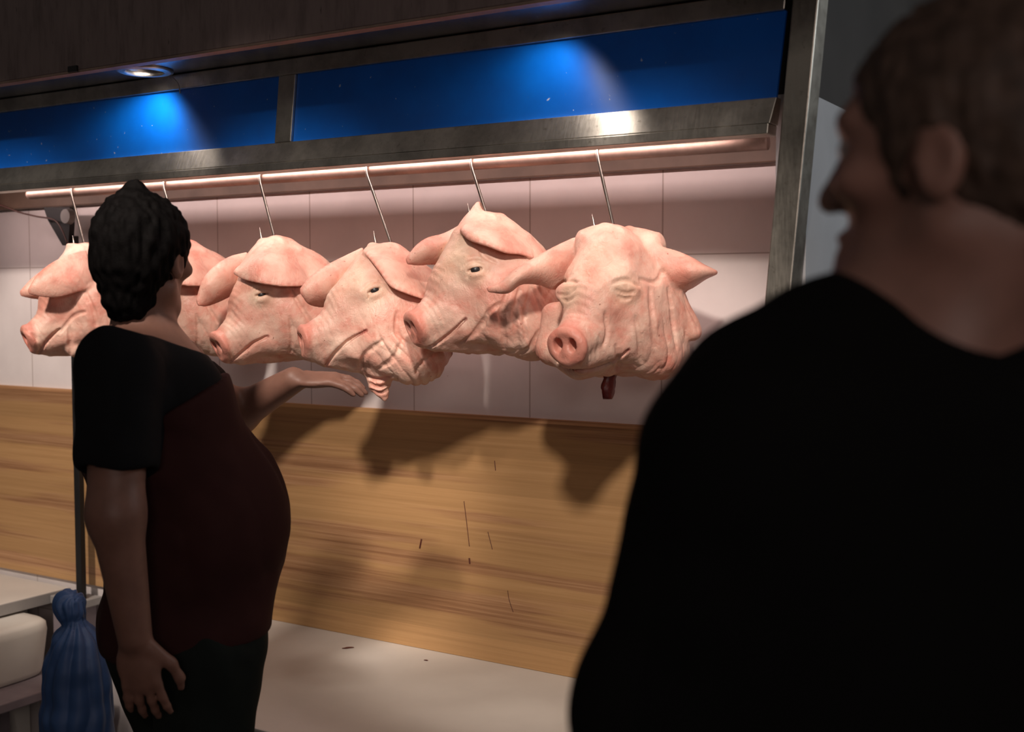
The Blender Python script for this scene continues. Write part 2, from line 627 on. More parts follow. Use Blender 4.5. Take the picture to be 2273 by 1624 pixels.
def rounded_tub(name, cx, cy, z0, wx, wy, h, r, mat):
    bm = B()
    rings = []
    prof = [(0.80, 0.0, 0.6), (0.90, 0.004, 0.9), (0.93, 0.02, 1.0), (1.0, h - 0.035, 1.0), (0.985, h - 0.012, 1.0), (0.93, h - 0.002, 1.0), (0.80, h, 1.0)]
    for s, z, q in prof:
        ring = []
        for k in range(40):
            a = 2 * PI * k / 40
            e = 0.42
            x = math.copysign(abs(math.cos(a)) ** e, math.cos(a)) * wx / 2 * s
            y = math.copysign(abs(math.sin(a)) ** e, math.sin(a)) * wy / 2 * s
            ring.append(bm.verts.new((cx + x, cy + y, z0 + z)))
        rings.append(ring)
    for a, b in zip(rings, rings[1:]):
        for k in range(40):
            bm.faces.new((a[k], a[(k + 1) % 40], b[(k + 1) % 40], b[k]))
    bm.faces.new(rings[0][::-1])
    bm.faces.new(rings[-1])
    return obj(name, bm, mat, None, True)


tb = rounded_tub('plastic_tub', -3.385, 2.22, 0.3755, 0.30, 0.44, 0.18, 0.05, M_tub)
tag(tb, 'white plastic tub with rounded corner on the low grey shelf', 'tub')

# black pole with its bracket and cable
pp = at(146, 900, 2.50)
bp = empty('black_pole', (pp.x, 2.50, 0.593))
tag(bp, 'thin black upright pole behind the leftmost pig head', 'pole')
bm = add_box(B(), pp.x - 0.014, pp.x + 0.014, 2.535, 2.555, 0.5925, 1.80, 0.002)
child('upright', bm, M_black, bp)
q = [at(px, py, 2.545) for px, py in ((108, 461), (166, 461), (166, 500), (163, 545), (150, 545), (118, 490))]
bm = B()
f = bm.faces.new([bm.verts.new(v) for v in q])
g = bmesh.ops.extrude_face_region(bm, geom=[f])
for v in [e for e in g['geom'] if isinstance(e, bmesh.types.BMVert)]:
    v.co.y -= 0.02
brk = child('bracket', bm, M_black, bp)
pc = at(150, 480, 2.51)
bm = B()
bmesh.ops.create_cone(bm, cap_ends=True, segments=32, radius1=0.026, radius2=0.023, depth=0.02,
                      matrix=Matrix.Translation(pc) @ Matrix.Rotation(PI / 2, 4, 'X'))
o = obj('pulley_cover', bm, M_grey, brk)
bm = add_tube(B(), catmull([at(px, py, 2.50) for px, py in ((-60, 440), (0, 455), (40, 470), (80, 480), (118, 487), (135, 505), (150, 540))], 8), 0.0028, 8)
cb = obj('power_cable', bm, M_cable, None, True)
tag(cb, 'thin dark cable running from the left edge to the black bracket', 'cable')

# ------------------------------------------------------------------ meat hooks
HK = {  # name: (top px at the rail, lower bend px)
    'a': ((160, 432), (188, 545)), 'b': ((365, 424), (398, 535)), 'c': ((578, 402), (610, 530)),
    'd': ((815, 382), (868, 540)), 'e': ((1047, 365), (1080, 477)), 'f': ((1327, 342), (1362, 505))}
HLAB = {'a': 'meat hook holding the leftmost pig head beside the black pole', 'b': 'meat hook half hidden behind the dark hair of the passer-by',
        'c': 'meat hook with its point showing above the pig head behind the outstretched arm',
        'd': 'meat hook holding the middle pig head with the hanging skin flap',
        'e': 'short meat hook in the pig head hung highest, second from right',
        'f': 'meat hook in the rightmost pig head, next to the steel post'}
hook_bottom = {}
for k, (t_, b_) in HK.items():
    T = at(*t_, Y_RAIL - 0.017)
    Bt = at(*b_, Y_RAIL)
    hook_bottom[k] = Bt
    r0 = 0.0165 + 0.0042
    cz = 1.921
    pts = [Vector((T.x, Y_RAIL + r0 * math.cos(a), cz + r0 * math.sin(a))) for a in np.linspace(-0.5, PI, 12)]
    pts.append(Vector((T.x + 0.002, Y_RAIL - r0, cz - 0.012)))
    dirn = (Bt - pts[-1])
    n = 8
    p0 = pts[-1]
    for i in range(1, n + 1):
        pts.append(p0 + dirn * (i / n) * 0.97)
    e = pts[-1]
    rb = 0.023
    cc = e + Vector((-rb, 0, -0.006))
    for a in np.linspace(-0.15, -PI, 12)[1:]:
        pts.append(cc + Vector((rb * math.cos(a), 0, rb * math.sin(a))))
    for i in range(1, 5):
        pts.append(cc + Vector((-rb - 0.0018 * i, 0, 0.0085 * i)))
    bm = add_tube(B(), pts, 0.0038, 10, lambda t: 1.0 if t < 0.9 else max(0.12, (1 - t) / 0.1))
    h = obj('meat_hook', bm, M_hook, None, True)
    tag(h, HLAB[k], 'hook', 'meat hooks on the rail')

# ------------------------------------------------------------------ signed distance modelling


class Field:
    def __init__(s, lo, hi, h):
        s.lo = np.array(lo, float)
        s.h = h
        s.n = np.ceil((np.array(hi) - s.lo) / h).astype(int) + 1
        s.a = np.full(s.n, 0.5, np.float32)

    def block(s, lo, hi):
        i0 = np.maximum(np.floor((np.array(lo) - s.lo) / s.h).astype(int), 0)
        i1 = np.minimum(np.ceil((np.array(hi) - s.lo) / s.h).astype(int) + 1, s.n)
        if (i1 <= i0).any():
            return None
        sl = tuple(slice(a, b) for a, b in zip(i0, i1))
        ax = [(s.lo[d] + s.h * np.arange(i0[d], i1[d])).astype(np.float32) for d in range(3)]
        return sl, ax[0][:, None, None], ax[1][None, :, None], ax[2][None, None, :]

    def comb(s, sl, d, k, mode):
        a = s.a[sl]
        if mode == 'add':
            if k <= 0:
                r = np.minimum(a, d)
            else:
                hh = np.maximum(k - np.abs(a - d), 0) / k
                r = np.minimum(a, d) - hh * hh * k * 0.25
        else:
            d = -d
            if k <= 0:
                r = np.maximum(a, d)
            else:
                hh = np.maximum(k - np.abs(a - d), 0) / k
                r = np.maximum(a, d) + hh * hh * k * 0.25
        s.a[sl] = r

    def ell(s, c, r, R=None, k=0.02, mode='add'):
        c = np.array(c, float)
        r = np.array(r, float)
        R = np.eye(3) if R is None else np.array(R)
        ext = np.sqrt(((R * r[None, :]) ** 2).sum(1)) + k + 3 * s.h
        b = s.block(c - ext, c + ext)
        if b is None:
            return
        sl, X, Y, Z = b
        X = X - c[0]
        Y = Y - c[1]
        Z = Z - c[2]
        q = [(X * R[0, i] + Y * R[1, i] + Z * R[2, i]) for i in range(3)]
        k0 = np.sqrt(sum((q[i] / r[i]) ** 2 for i in range(3)))
        k1 = np.sqrt(sum((q[i] / r[i] ** 2) ** 2 for i in range(3))) + 1e-6
        d = k0 * (k0 - 1.0) / k1
        d = np.where(k0 < 0.05, -r.min(), d)
        s.comb(sl, d.astype(np.float32), k, mode)

    def cone(s, a, b, ra, rb, k=0.02, mode='add'):
        a = np.array(a, float)
        b = np.array(b, float)
        m = max(ra, rb) + k + 3 * s.h
        blk = s.block(np.minimum(a, b) - m, np.maximum(a, b) + m)
        if blk is None:
            return
        sl, X, Y, Z = blk
        ab = b - a
        L = float(ab @ ab) + 1e-12
        t = ((X - a[0]) * ab[0] + (Y - a[1]) * ab[1] + (Z - a[2]) * ab[2]) / L
        t = np.clip(t, 0, 1)
        d = np.sqrt((X - a[0] - t * ab[0]) ** 2 + (Y - a[1] - t * ab[1]) ** 2 + (Z - a[2] - t * ab[2]) ** 2) - (ra + (rb - ra) * t)
        s.comb(sl, d.astype(np.float32), k, mode)

    def chain(s, pts, rs, k=0.02, mode='add'):
        for i in range(len(pts) - 1):
            s.cone(pts[i], pts[i + 1], rs[i], rs[i + 1], k, mode)

    def half(s, p, nrm, k=0.004):
        """keep the side the normal points away from"""
        X = (s.lo[0] + s.h * np.arange(s.n[0]))[:, None, None]
        Y = (s.lo[1] + s.h * np.arange(s.n[1]))[None, :, None]
        Z = (s.lo[2] + s.h * np.arange(s.n[2]))[None, None, :]
        d = ((X - p[0]) * nrm[0] + (Y - p[1]) * nrm[1] + (Z - p[2]) * nrm[2]).astype(np.float32)
        hh = np.maximum(k - np.abs(s.a - d), 0) / k
        s.a = np.maximum(s.a, d) + hh * hh * k * 0.25

    def spheres(s, P, r, k=0.0):
        """hard union of many small spheres, blended once into the field"""
        E = np.full(s.n, 0.5, np.float32)
        P = np.asarray(P)
        rr = np.broadcast_to(np.asarray(r, float), (len(P),))
        for p, q in zip(P, rr):
            m = q + k + 2.5 * s.h
            b = s.block(p - m, p + m)
            if b is None:
                continue
            sl, X, Y, Z = b
            d = np.sqrt((X - p[0]) ** 2 + (Y - p[1]) ** 2 + (Z - p[2]) ** 2) - q
            E[sl] = np.minimum(E[sl], d)
        s.comb(tuple(slice(None) for _ in range(3)), E, k, 'add')

    def depth(s, x, z):
        """first surface met from the viewer's side (from -y)"""
        i = int(round((x - s.lo[0]) / s.h))
        k = int(round((z - s.lo[2]) / s.h))
        if not (0 <= i < s.n[0] and 0 <= k < s.n[2]):
            return None
        col = s.a[i, :, k] < 0
        if not col.any():
            return None
        j = int(np.argmax(col))
        a0, a1 = s.a[i, j - 1, k], s.a[i, j, k]
        return s.lo[1] + s.h * (j - 1 + a0 / (a0 - a1 + 1e-9))

    def mesh(s):
        a = s.a
        neg = a < 0
        c = np.zeros(tuple(np.array(a.shape) - 1), np.uint8)
        for dx in (0, 1):
            for dy in (0, 1):
                for dz in (0, 1):
                    c += neg[dx:a.shape[0] - 1 + dx, dy:a.shape[1] - 1 + dy, dz:a.shape[2] - 1 + dz]
        act = (c > 0) & (c < 8)
        I = np.argwhere(act)
        idx = np.full(c.shape, -1, np.int32)
        idx[act] = np.arange(len(I))
        pos = np.zeros((len(I), 3))
        cnt = np.zeros(len(I))
        for ax in range(3):
            o = [d for d in range(3) if d != ax]
            for u in (0, 1):
                for v in (0, 1):
                    s0 = np.zeros(3, int)
                    s0[o[0]] = u
                    s0[o[1]] = v
                    s1 = s0.copy()
                    s1[ax] = 1
                    A = a[tuple((I + s0).T)]
                    Bv = a[tuple((I + s1).T)]
                    m = (A < 0) != (Bv < 0)
                    t = np.where(m, A / (A - Bv + 1e-12), 0)
                    p = s0[None, :] + np.outer(t, (s1 - s0))
                    pos += p * m[:, None]
                    cnt += m
        V = s.lo + s.h * (I + pos / cnt[:, None])
        F = []
        for ax in range(3):
            o = [(ax + 1) % 3, (ax + 2) % 3]
            sl0 = [slice(None)] * 3
            sl1 = [slice(None)] * 3
            sl0[ax] = slice(0, -1)
            sl1[ax] = slice(1, None)
            n0 = neg[tuple(sl0)]
            n1 = neg[tuple(sl1)]
            E = np.argwhere(n0 != n1)
            ok = (E[:, o[0]] > 0) & (E[:, o[1]] > 0) & (E[:, o[0]] < a.shape[o[0]] - 1) & (E[:, o[1]] < a.shape[o[1]] - 1)
            E = E[ok]
            flip = n0[tuple(E.T)]
            q = []
            for (u, v) in ((1, 1), (0, 1), (0, 0), (1, 0)):
                d = np.zeros(3, int)
                d[o[0]] = u
                d[o[1]] = v
                q.append(idx[tuple((E - d).T)])
            q = np.stack(q, 1)
            q[~flip] = q[~flip][:, ::-1]
            F.append(q)
        F = np.concatenate(F)
        return V, F


def smooth_verts(V, F, it, lam=0.5):
    e = np.concatenate([F[:, [0, 1]], F[:, [1, 2]], F[:, [2, 3]], F[:, [3, 0]]])
    deg = np.bincount(e[:, 0], minlength=len(V)) + np.bincount(e[:, 1], minlength=len(V))
    for _ in range(it):
        S = np.stack([np.bincount(e[:, 0], V[e[:, 1], d], len(V)) + np.bincount(e[:, 1], V[e[:, 0], d], len(V)) for d in range(3)], 1)
        V = V + lam * (S / deg[:, None] - V)
    return V


def vnormals(V, F):
    n = np.cross(V[F[:, 2]] - V[F[:, 0]], V[F[:, 3]] - V[F[:, 1]])
    N_ = np.stack([sum(np.bincount(F[:, j], n[:, d], len(V)) for j in range(4)) for d in range(3)], 1)
    return N_ / (np.linalg.norm(N_, axis=1)[:, None] + 1e-12)


RS = np.random.RandomState(7)
LAT = RS.rand(32, 32, 32)


def vnoise(P, f, off=0.0):
    q = P * f + off + 100.0
    i = np.floor(q).astype(int)
    t = q - i
    t = t * t * (3 - 2 * t)
    r = 0
    for dx in (0, 1):
        for dy in (0, 1):
            for dz in (0, 1):
                wgt = (t[:, 0] if dx else 1 - t[:, 0]) * (t[:, 1] if dy else 1 - t[:, 1]) * (t[:, 2] if dz else 1 - t[:, 2])
                r = r + wgt * LAT[(i[:, 0] + dx) % 32, (i[:, 1] + dy) % 32, (i[:, 2] + dz) % 32]
    return r


def sstep(x, a, b):
    t = np.clip((x - a) / (b - a), 0, 1)
    return t * t * (3 - 2 * t)


def mesh_from(name, V, F, mat, parent=None, attr=None):
    me = bpy.data.meshes.new(name)
    me.vertices.add(len(V))
    me.vertices.foreach_set('co', np.ascontiguousarray(V, np.float32).ravel())
    me.loops.add(F.size)
    me.loops.foreach_set('vertex_index', np.ascontiguousarray(F, np.int32).ravel())
    me.polygons.add(len(F))
    me.polygons.foreach_set('loop_start', np.arange(0, F.size, 4, dtype=np.int32))
    me.polygons.foreach_set('loop_total', np.full(len(F), 4, np.int32))
    me.update(calc_edges=True)
    me.validate()
    me.polygons.foreach_set('use_smooth', np.ones(len(me.polygons), bool))
    if attr is not None:
        ca = me.color_attributes.new('tone', 'FLOAT_COLOR', 'POINT')
        ca.data.foreach_set('color', np.ascontiguousarray(np.concatenate([attr, np.ones((len(attr), 1))], 1), np.float32).ravel())
    o = finish(name, me, mat, parent)
    return o


def pigskin():
    n = N('pig_skin')
    at_ = n.n('ShaderNodeVertexColor', layer_name='tone')
    sp = n.n('ShaderNodeSeparateColor')
    n.l(at_.outputs['Color'], sp.inputs[0])
    v = n.coords()
    blot = n.noise(v, 13, 5, 0.6, 0.4)
    c = n.ramp(blot, [(0.32, (0.63, 0.29, 0.22)), (0.47, (0.71, 0.42, 0.33)), (0.66, (0.77, 0.54, 0.43))])
    red = n.ramp(n.noise(n.coords(loc=(4, 2, 1)), 17, 5, 0.65, 0.6), [(0.52, 0.0), (0.68, 1.0)])
    c = n.mix(n.math('MULTIPLY', red, 0.42), c, (0.64, 0.17, 0.12))
    c = n.mix(sp.outputs[0], c, (0.58, 0.18, 0.13))        # red: snout, ear rims
    c = n.mix(sp.outputs[1], c, (0.70, 0.55, 0.36))        # yellowish: round the eyes, forehead
    c = n.mix(sp.outputs[2], c, (0.22, 0.025, 0.02))       # raw cut meat
    fleck = n.ramp(n.noise(n.coords((1, 1, 1), loc=(7, 7, 7)), 95, 2, 0.5), [(0.735, 0.0), (0.765, 1.0)])
    c = n.mix(n.math('MULTIPLY', fleck, 0.7), c, (0.24, 0.07, 0.045))
    n.col(c)
    n.set(Roughness=0.42)
    n.b.inputs['Specular IOR Level'].default_value = 0.4
    n.b.inputs['Subsurface Weight'].default_value = 0.12
    n.b.inputs['Subsurface Radius'].default_value = (0.012, 0.004, 0.003)
    n.b.inputs['Subsurface Scale'].default_value = 0.6
    h1 = n.noise(n.coords((1, 1, 0.6)), 60, 5, 0.6, 0.8)
    h2 = n.noise(v, 260, 3, 0.6)
    n.bump(n.math('ADD', n.math('MULTIPLY', h1, 1.0), n.math('MULTIPLY', h2, 0.25)), 0.5, 0.005)
    return n.m


M_pig = pigskin()
M_eye = plain('dull_eye', (0.02, 0.018, 0.02), 0.4, 0.1, 40)
M_strip = plain('dark_red_meat', (0.16, 0.022, 0.018), 0.35, 0.35, 60, bump=0.3)


def rotm(phi, pitch=0.0, roll=0.0):
    """columns: forward, left, up of the head in the frame (x right, y away, z up) of the viewer"""
    f = np.array([-math.cos(phi), -math.sin(phi), 0])
    l = np.array([math.sin(phi), -math.cos(phi), 0])
    u = np.array([0, 0, 1.0])
    Rr = np.stack([f, l, u], 1)
    cp, sp_ = math.cos(pitch), math.sin(pitch)
    P = np.array([[cp, 0, -sp_], [0, 1, 0], [sp_, 0, cp]])      # positive pitch lifts the snout
    cr, sr = math.cos(roll), math.sin(roll)
    Q = np.array([[1, 0, 0], [0, cr, -sr], [0, sr, cr]])
    return Rr @ P @ Q


def np_catmull(P, n):
    P = np.asarray(P, float)
    return np.array([list(v) for v in [np.array(x) for x in _cm(P, n)]])


def _cm(P, n):
    out = []
    m = len(P)
    tt = np.linspace(0, m - 1 - 1e-9, n)
    for t in tt:
        i = int(t)
        u = t - i
        b, c = P[i], P[i + 1]
        a = P[i - 1] if i else 2 * b - c
        d = P[i + 2] if i + 2 < m else 2 * c - b
        out.append(0.5 * ((2 * b) + (c - a) * u + (2 * a - 5 * b + 4 * c - d) * u * u + (3 * b - a - 3 * c + d) * u ** 3))
    return out


def pig(key, hook_px, spec, label, h=0.0023):
    Bt = hook_bottom[key]
    az = math.atan((hook_px[0] - 1136.5) / FPX)
    dist = (Vector((Bt.x, Bt.y)) - Vector((CAM.x, CAM.y))).length
    t_ax = dist * math.cos(az)
    sx = FPX / (t_ax * math.cos(az))
    sz = FPX / t_ax
    hx, hz = hook_px

    def V2(px, py, y=0.0):
        return np.array([(px - hx) / sx, y, (hz - py) / sz])
    F = Field((-0.29, -0.27, -0.46), (0.29, 0.22, 0.06), h)
    M = rotm(math.radians(spec['phi']), math.radians(spec.get('pitch', 0)), math.radians(spec.get('roll', 0)))
    off = np.array(spec.get('off', (0, 0, 0)), float)
    SC = spec.get('scale', 1.0)

    def L(x, y, z):
        return M @ (np.array([x, y, z]) * SC) + off

    def ell(c, r, k=0.03, mode='add', R=None):
        F.ell(L(*c), np.array(r) * SC, M if R is None else M @ R, k, mode)

    def cone(a, b, ra, rb, k=0.03, mode='add'):
        F.cone(L(*a), L(*b), ra * SC, rb * SC, k, mode)
    wj = spec.get('jowl', 1.0)
    ell((-0.035, 0, -0.135), (0.112, 0.098, 0.115))
    cone((0.0, 0, -0.075), (-0.02, 0, -0.13), 0.072, 0.10)
    cone((0.030, 0, -0.080), (0.082, 0, -0.165), 0.062, 0.064)
    for s_ in (1, -1):
        ell((0.048, s_ * 0.055, -0.125), (0.045, 0.032, 0.040))
        ell((-0.025, s_ * 0.070, -0.215), (0.095, 0.060, 0.095), 0.04)
        ell((-0.075, s_ * 0.072 * wj, -0.275), (0.085, 0.066, 0.066), 0.04)
        ell((0.035, s_ * 0.045, -0.262), (0.075, 0.034, 0.042), 0.03)
    ell((-0.095, 0, -0.190), (0.080, 0.125 * wj, 0.125), 0.04)
    cone((0.070, 0, -0.205), (0.165, 0, -0.262), 0.066, 0.043, 0.03)
    cone((-0.03, 0, -0.280), (0.128, 0, -0.300), 0.056, 0.026, 0.025)
    # lips
    cone((0.165, 0.0, -0.292), (0.06, 0.05, -0.272), 0.016, 0.020, 0.02)
    cone((0.165, 0.0, -0.292), (0.06, -0.05, -0.272), 0.016, 0.020, 0.02)
    # nape and pinched crown at the hook
    cone((-0.005, 0.0, -0.020), (-0.02, 0, -0.075), 0.022, 0.06, 0.035)
    for c_ in spec.get('peaks', ()):
        (p0, y0, r0), (p1, y1, r1) = c_
        F.cone(V2(*p0, y0), V2(*p1, y1), r0, r1, 0.018)
    # snout disc with raised rim
    tl = math.radians(spec.get('disc', 23))
    n_ = np.array([math.cos(tl), 0, -math.sin(tl)])
    up_ = np.array([math.sin(tl), 0, math.cos(tl)])
    R = np.stack([n_, [0, 1, 0], up_], 1)
    dc = np.array([0.184, 0, -0.266])
    ell(dc, (0.015, 0.049, 0.041), 0.012, 'add', R)
    ell(dc + n_ * 0.019, (0.011, 0.039, 0.032), 0.006, 'sub', R)
    for s_ in (1, -1):
        ell(dc + n_ * 0.006 + np.array([0, s_ * 0.0185, 0]) + up_ * 0.003, (0.026, 0.0105, 0.0155), 0.004, 'sub', R)
    ell(dc + n_ * 0.006 - up_ * 0.016, (0.007, 0.010, 0.016), 0.008, 'add', R)
    # cut at the neck
    bx = -0.150 * SC
    cutn = M @ np.array([-0.993, 0, 0.119])
    cutp = L(bx / SC, 0, 0)
    F.half(cutp, cutn, 0.012)
    for lob in spec.get('lobes', ()):
        (p0, y0, r0), (p1, y1, r1) = lob[:2]
        F.cone(V2(*p0, y0), V2(*p1, y1), r0, r1, lob[2] if len(lob) > 2 else 0.02)
    body_only = F.a.copy()

    def surf(px, py, default=-0.05):
        p = V2(px, py)
        F2 = F.a
        F.a = body_only
        d = F.depth(p[0], p[2])
        F.a = F2
        return default if d is None else d
    # ears
    rim = []
    for ear in spec['ears']:
        A, Bb = [], []
        for (pa, da), (pb, db) in ear['ribs']:
            ya = surf(*pa) + da if ear.get('surf') else da
            yb = surf(*pb) + db if ear.get('surf') else db
            A.append(V2(*pa, ya))
            Bb.append(V2(*pb, yb))
        nu, nv = ear.get('nu', 44), ear.get('nv', 30)
        A = np.array(_cm(np.array(A), nu))
        Bb = np.array(_cm(np.array(Bb), nu))
        u = np.linspace(0, 1, nu)[:, None, None]
        v = np.linspace(0, 1, nv)[None, :, None]
        G = A[:, None, :] * (1 - v) + Bb[:, None, :] * v
        bul = np.array(ear.get('bulge', (0, -0.02, 0.004)))
        G = G + bul * (4 * v * (1 - v)) * np.sin(PI * np.clip(u * 0.9 + 0.1, 0, 1))
        G = G.reshape(-1, 3)
        wv = vnoise(G, 28, 3.3) - 0.5
        G[:, 1] += 0.008 * wv
        th = np.broadcast_to((0.0068 - 0.0026 * u - 0.0012 * (np.abs(2 * v - 1) ** 3)), (nu, nv, 1)).reshape(-1)
        F.spheres(G, th, 0.010)
        g3 = G.reshape(nu, nv, 3)
        rim.append(np.concatenate([g3[:, -1], g3[-1], g3[int(nu * 0.45):, 0]]))
        for (px, py), rr in ear.get('nick', ()):
            pass
    # carved creases drawn on the visible side
    MP = []

    def crease(pts, r, k=0.004, mirror=False, sink=0.0):
        P = np.array(_cm(np.array(pts, float), 26))
        Q = []
        for i, (px, py) in enumerate(P):
            d = F.depth(*V2(px, py)[[0, 2]])
            if d is None:
                continue
            q = V2(px, py, d)
            Q.append((q, i / 25.0))
        for (q0, t0), (q1, t1) in zip(Q, Q[1:]):
            if np.linalg.norm(q1 - q0) > 0.03:
                continue
            w0 = r * (0.45 + 0.55 * math.sin(PI * min(max(t0, 0.04), 0.96)))
            F.cone(q0, q1, w0, w0, k, 'sub')
            if sink:
                MP.append(q1)
                F.cone(q0 + np.array([0, sink, 0]), q1 + np.array([0, sink, 0]), w0, w0, 0.002, 'sub')
            if mirror:
                m0, m1 = [(M.T @ (q - off)) * np.array([1, -1, 1]) for q in (q0, q1)]
                F.cone(M @ m0 + off, M @ m1 + off, w0, w0, k, 'sub')
    for m_ in spec.get('mouth', ()):
        crease(m_, 0.0042, 0.003, True, 0.0055)
    eyes = []
    for e in spec.get('eyes', ()):
        (px, py), op, tilt = e[:3]
        d = F.depth(*V2(px, py)[[0, 2]])
        if d is None:
            continue
        c = V2(px, py, d)
        ct_, st = math.cos(tilt), math.sin(tilt)
        Re = np.array([[ct_, 0, -st], [0, 1, 0], [st, 0, ct_]])
        F.ell(c + np.array([0, 0.010, 0]), (0.026, 0.0125, 0.022), Re, 0.018, 'add')
        d = F.depth(c[0], c[2])
        c[1] = d
        if op:
            F.ell(c + Re @ np.array([0, 0.001, 0.002]), (0.0195, 0.010, 0.0042), Re, 0.002, 'sub')
            F.ell(c + Re @ np.array([0.002, 0.004, -0.011]), (0.015, 0.006, 0.005), Re, 0.008, 'add')
            F.cone(c + Re @ np.array([-0.014, 0.002, -0.002]), c + Re @ np.array([-0.021, 0.006, -0.012]), 0.0028, 0.0015, 0.003, 'sub')
            eyes.append(c + np.array([0.001, 0.0125, 0.002]))
        else:
            for dz, ln in ((0.000, 0.019), (-0.013, 0.012)):
                pts = []
                for t in np.linspace(-1, 1, 9):
                    q = c + Re @ np.array([t * ln, 0, dz - 0.005 * (1 - t * t)])
                    dd = F.depth(q[0], q[2])
                    if dd is None:
                        continue
                    q[1] = dd
                    pts.append(q)
                F.chain(pts, [0.0026] * len(pts), 0.004, 'sub')
        # brow fold over the eye
        pts = []
        for t in np.linspace(-1, 1, 11):
            q = c + Re @ np.array([t * 0.027, 0, 0.024 - 0.010 * t * t])
            dd = F.depth(q[0], q[2])
            if dd is not None:
                q[1] = dd
                pts.append(q)
        F.chain(pts, [0.0025] * len(pts), 0.006, 'sub')
    for c_ in spec.get('creases', ()):
        crease(c_[0], c_[1], 0.006)
    V, Q = F.mesh()
    V = smooth_verts(V, Q, 3)
    Nn = vnormals(V, Q)
    loc = (V - off) @ M / SC                                  # head coordinates
    # ear mask: distance to the body-only field
    ii = np.clip(np.round((V - F.lo) / F.h).astype(int), 0, F.n - 1)
    db = body_only[tuple(ii.T)]
    ear = sstep(db, 0.006, 0.014)
    x, y, z = loc.T
    jowl = sstep(-z, 0.16, 0.26) * sstep(-x, -0.11, 0.0) * (1 - ear)
    neck = sstep(-x, 0.02, 0.08) * sstep(-z, 0.10, 0.18) * (1 - ear)
    wm = np.clip(np.maximum(jowl, neck), 0, 1) * spec.get('wrinkle', 1.0)
    sd = spec.get('seed', 0) * 3.7
    P = loc.copy()
    wp_ = np.stack([vnoise(P, 14, sd), vnoise(P, 14, sd + 9), vnoise(P, 14, sd + 21)], 1) - 0.5
    Pw = P + wp_ * 0.026
    an = math.radians(spec.get('wdir', 25))
    ca, sa = math.cos(an), math.sin(an)
    cx = Pw[:, 0] * ca - Pw[:, 2] * sa
    cz = Pw[:, 0] * sa + Pw[:, 2] * ca
    A = np.stack([cx * 1.0, Pw[:, 1] * 0.5, cz * 0.20], 1)
    n1 = vnoise(A, 46, sd + 2)
    n2 = vnoise(A, 95, sd + 5)
    rid = np.abs(2 * n1 - 1) ** 0.7
    rid2 = np.abs(2 * n2 - 1) ** 0.8
    V = V + Nn * ((rid - 0.45) * 0.0075 + (rid2 - 0.45) * 0.0022)[:, None] * wm[:, None]
    # small folds behind the snout
    sn = sstep(x, 0.115, 0.14) * (1 - sstep(x, 0.165, 0.178)) * (1 - ear)
    dq = (x - 0.5 * (z + 0.26))
    V = V + Nn * (np.sin(dq * 430 + 3 * vnoise(P, 30, sd)) * 0.0005 * sn)[:, None]
    V = V + Nn * ((vnoise(V, 32, sd) - 0.5) * 0.004 * (1 - ear))[:, None]
    V = V + Nn * ((vnoise(V, 75, sd + 4) - 0.5) * 0.0014 * (1 - ear))[:, None]
    V = smooth_verts(V, Q, 1, 0.35)
    # colour regions
    RM = np.concatenate(rim)
    dr = np.full(len(V), 1.0)
    em = np.where(ear > 0.3)[0]
    for chunk in np.array_split(em, max(1, len(em) // 4000 + 1)):
        if len(chunk):
            dd = ((V[chunk][:, None, :] - RM[None, ::3, :]) ** 2).sum(2)
            dr[chunk] = np.sqrt(dd.min(1))
    redn = 0.55 * (1 - sstep(dr, 0.003, 0.014))
    redn = np.maximum(redn, 0.68 * sstep(x, 0.165, 0.185) * (1 - ear))
    redn = np.maximum(redn, 0.18 * ear)
    redn = np.maximum(redn, spec.get('red', 0.0) * sstep(vnoise(V, 12, sd + 40), 0.5, 0.75))
    yel = np.zeros(len(V))
    for e in spec.get('eyes', ()):
        p_ = V2(*e[0])
        d_ = np.hypot(V[:, 0] - p_[0], V[:, 2] - p_[2])
        yel = np.maximum(yel, 0.30 * (1 - sstep(d_, 0.012, 0.05)))
    yel = np.maximum(yel, spec.get('yellow', 0.25) * sstep(x, 0.05, 0.09) * sstep(z, -0.20, -0.10)) * (1 - ear)
    raw = (1 - sstep(np.abs((V - cutp) @ cutn), 0.004, 0.008)) * (1 - ear) * sstep(Nn @ cutn, 0.6, 0.85)
    for q in MP:
        raw = np.maximum(raw, 0.75 * (1 - sstep(np.sqrt(((V - q) ** 2).sum(1)), 0.003, 0.0065)))
    root = empty('pig_head', Bt, YAW - az)
    tag(root, label, 'pig head', 'pig heads hanging on the meat rail')
    o = mesh_from('head', V, Q, M_pig, root, np.stack([redn, yel, raw], 1))
    for c in eyes:
        bm = B()
        bmesh.ops.create_uvsphere(bm, u_segments=20, v_segments=14, radius=0.0115, matrix=Matrix.Translation(Vector(c)))
        e = obj('eye', bm, M_eye, o, True)
        e['label'] = 'dull dark eye'
    for st in spec.get('strips', ()):
        bm = B()
        P0 = _cm(np.array([V2(px, py, yy) for px, py, yy in st['pts']]), 16)
        rings = []
        for i, p in enumerate(P0):
            t = i / 15
            wd = np.interp(t, np.linspace(0, 1, len(st['w'])), st['w'])
            ring = []
            for k in range(12):
                a = 2 * PI * k / 12
                jit = 1 + 0.18 * math.sin(5 * a + 9 * t)
                ring.append(bm.verts.new((p[0] + wd * math.cos(a) * jit, p[1] + 0.007 * math.sin(a) + 0.4 * wd * math.cos(a) * math.sin(3 * t), p[2])))
            rings.append(ring)
        for a, b in zip(rings, rings[1:]):
            for k in range(12):
                bm.faces.new((a[k], a[(k + 1) % 12], b[(k + 1) % 12], b[k]))
        bm.faces.new(rings[0])
        bm.faces.new(rings[-1])
        s_ = obj('meat_strip', bm, M_strip, o, True)
        s_['label'] = 'dark red strip of meat hanging from the neck'
    return root


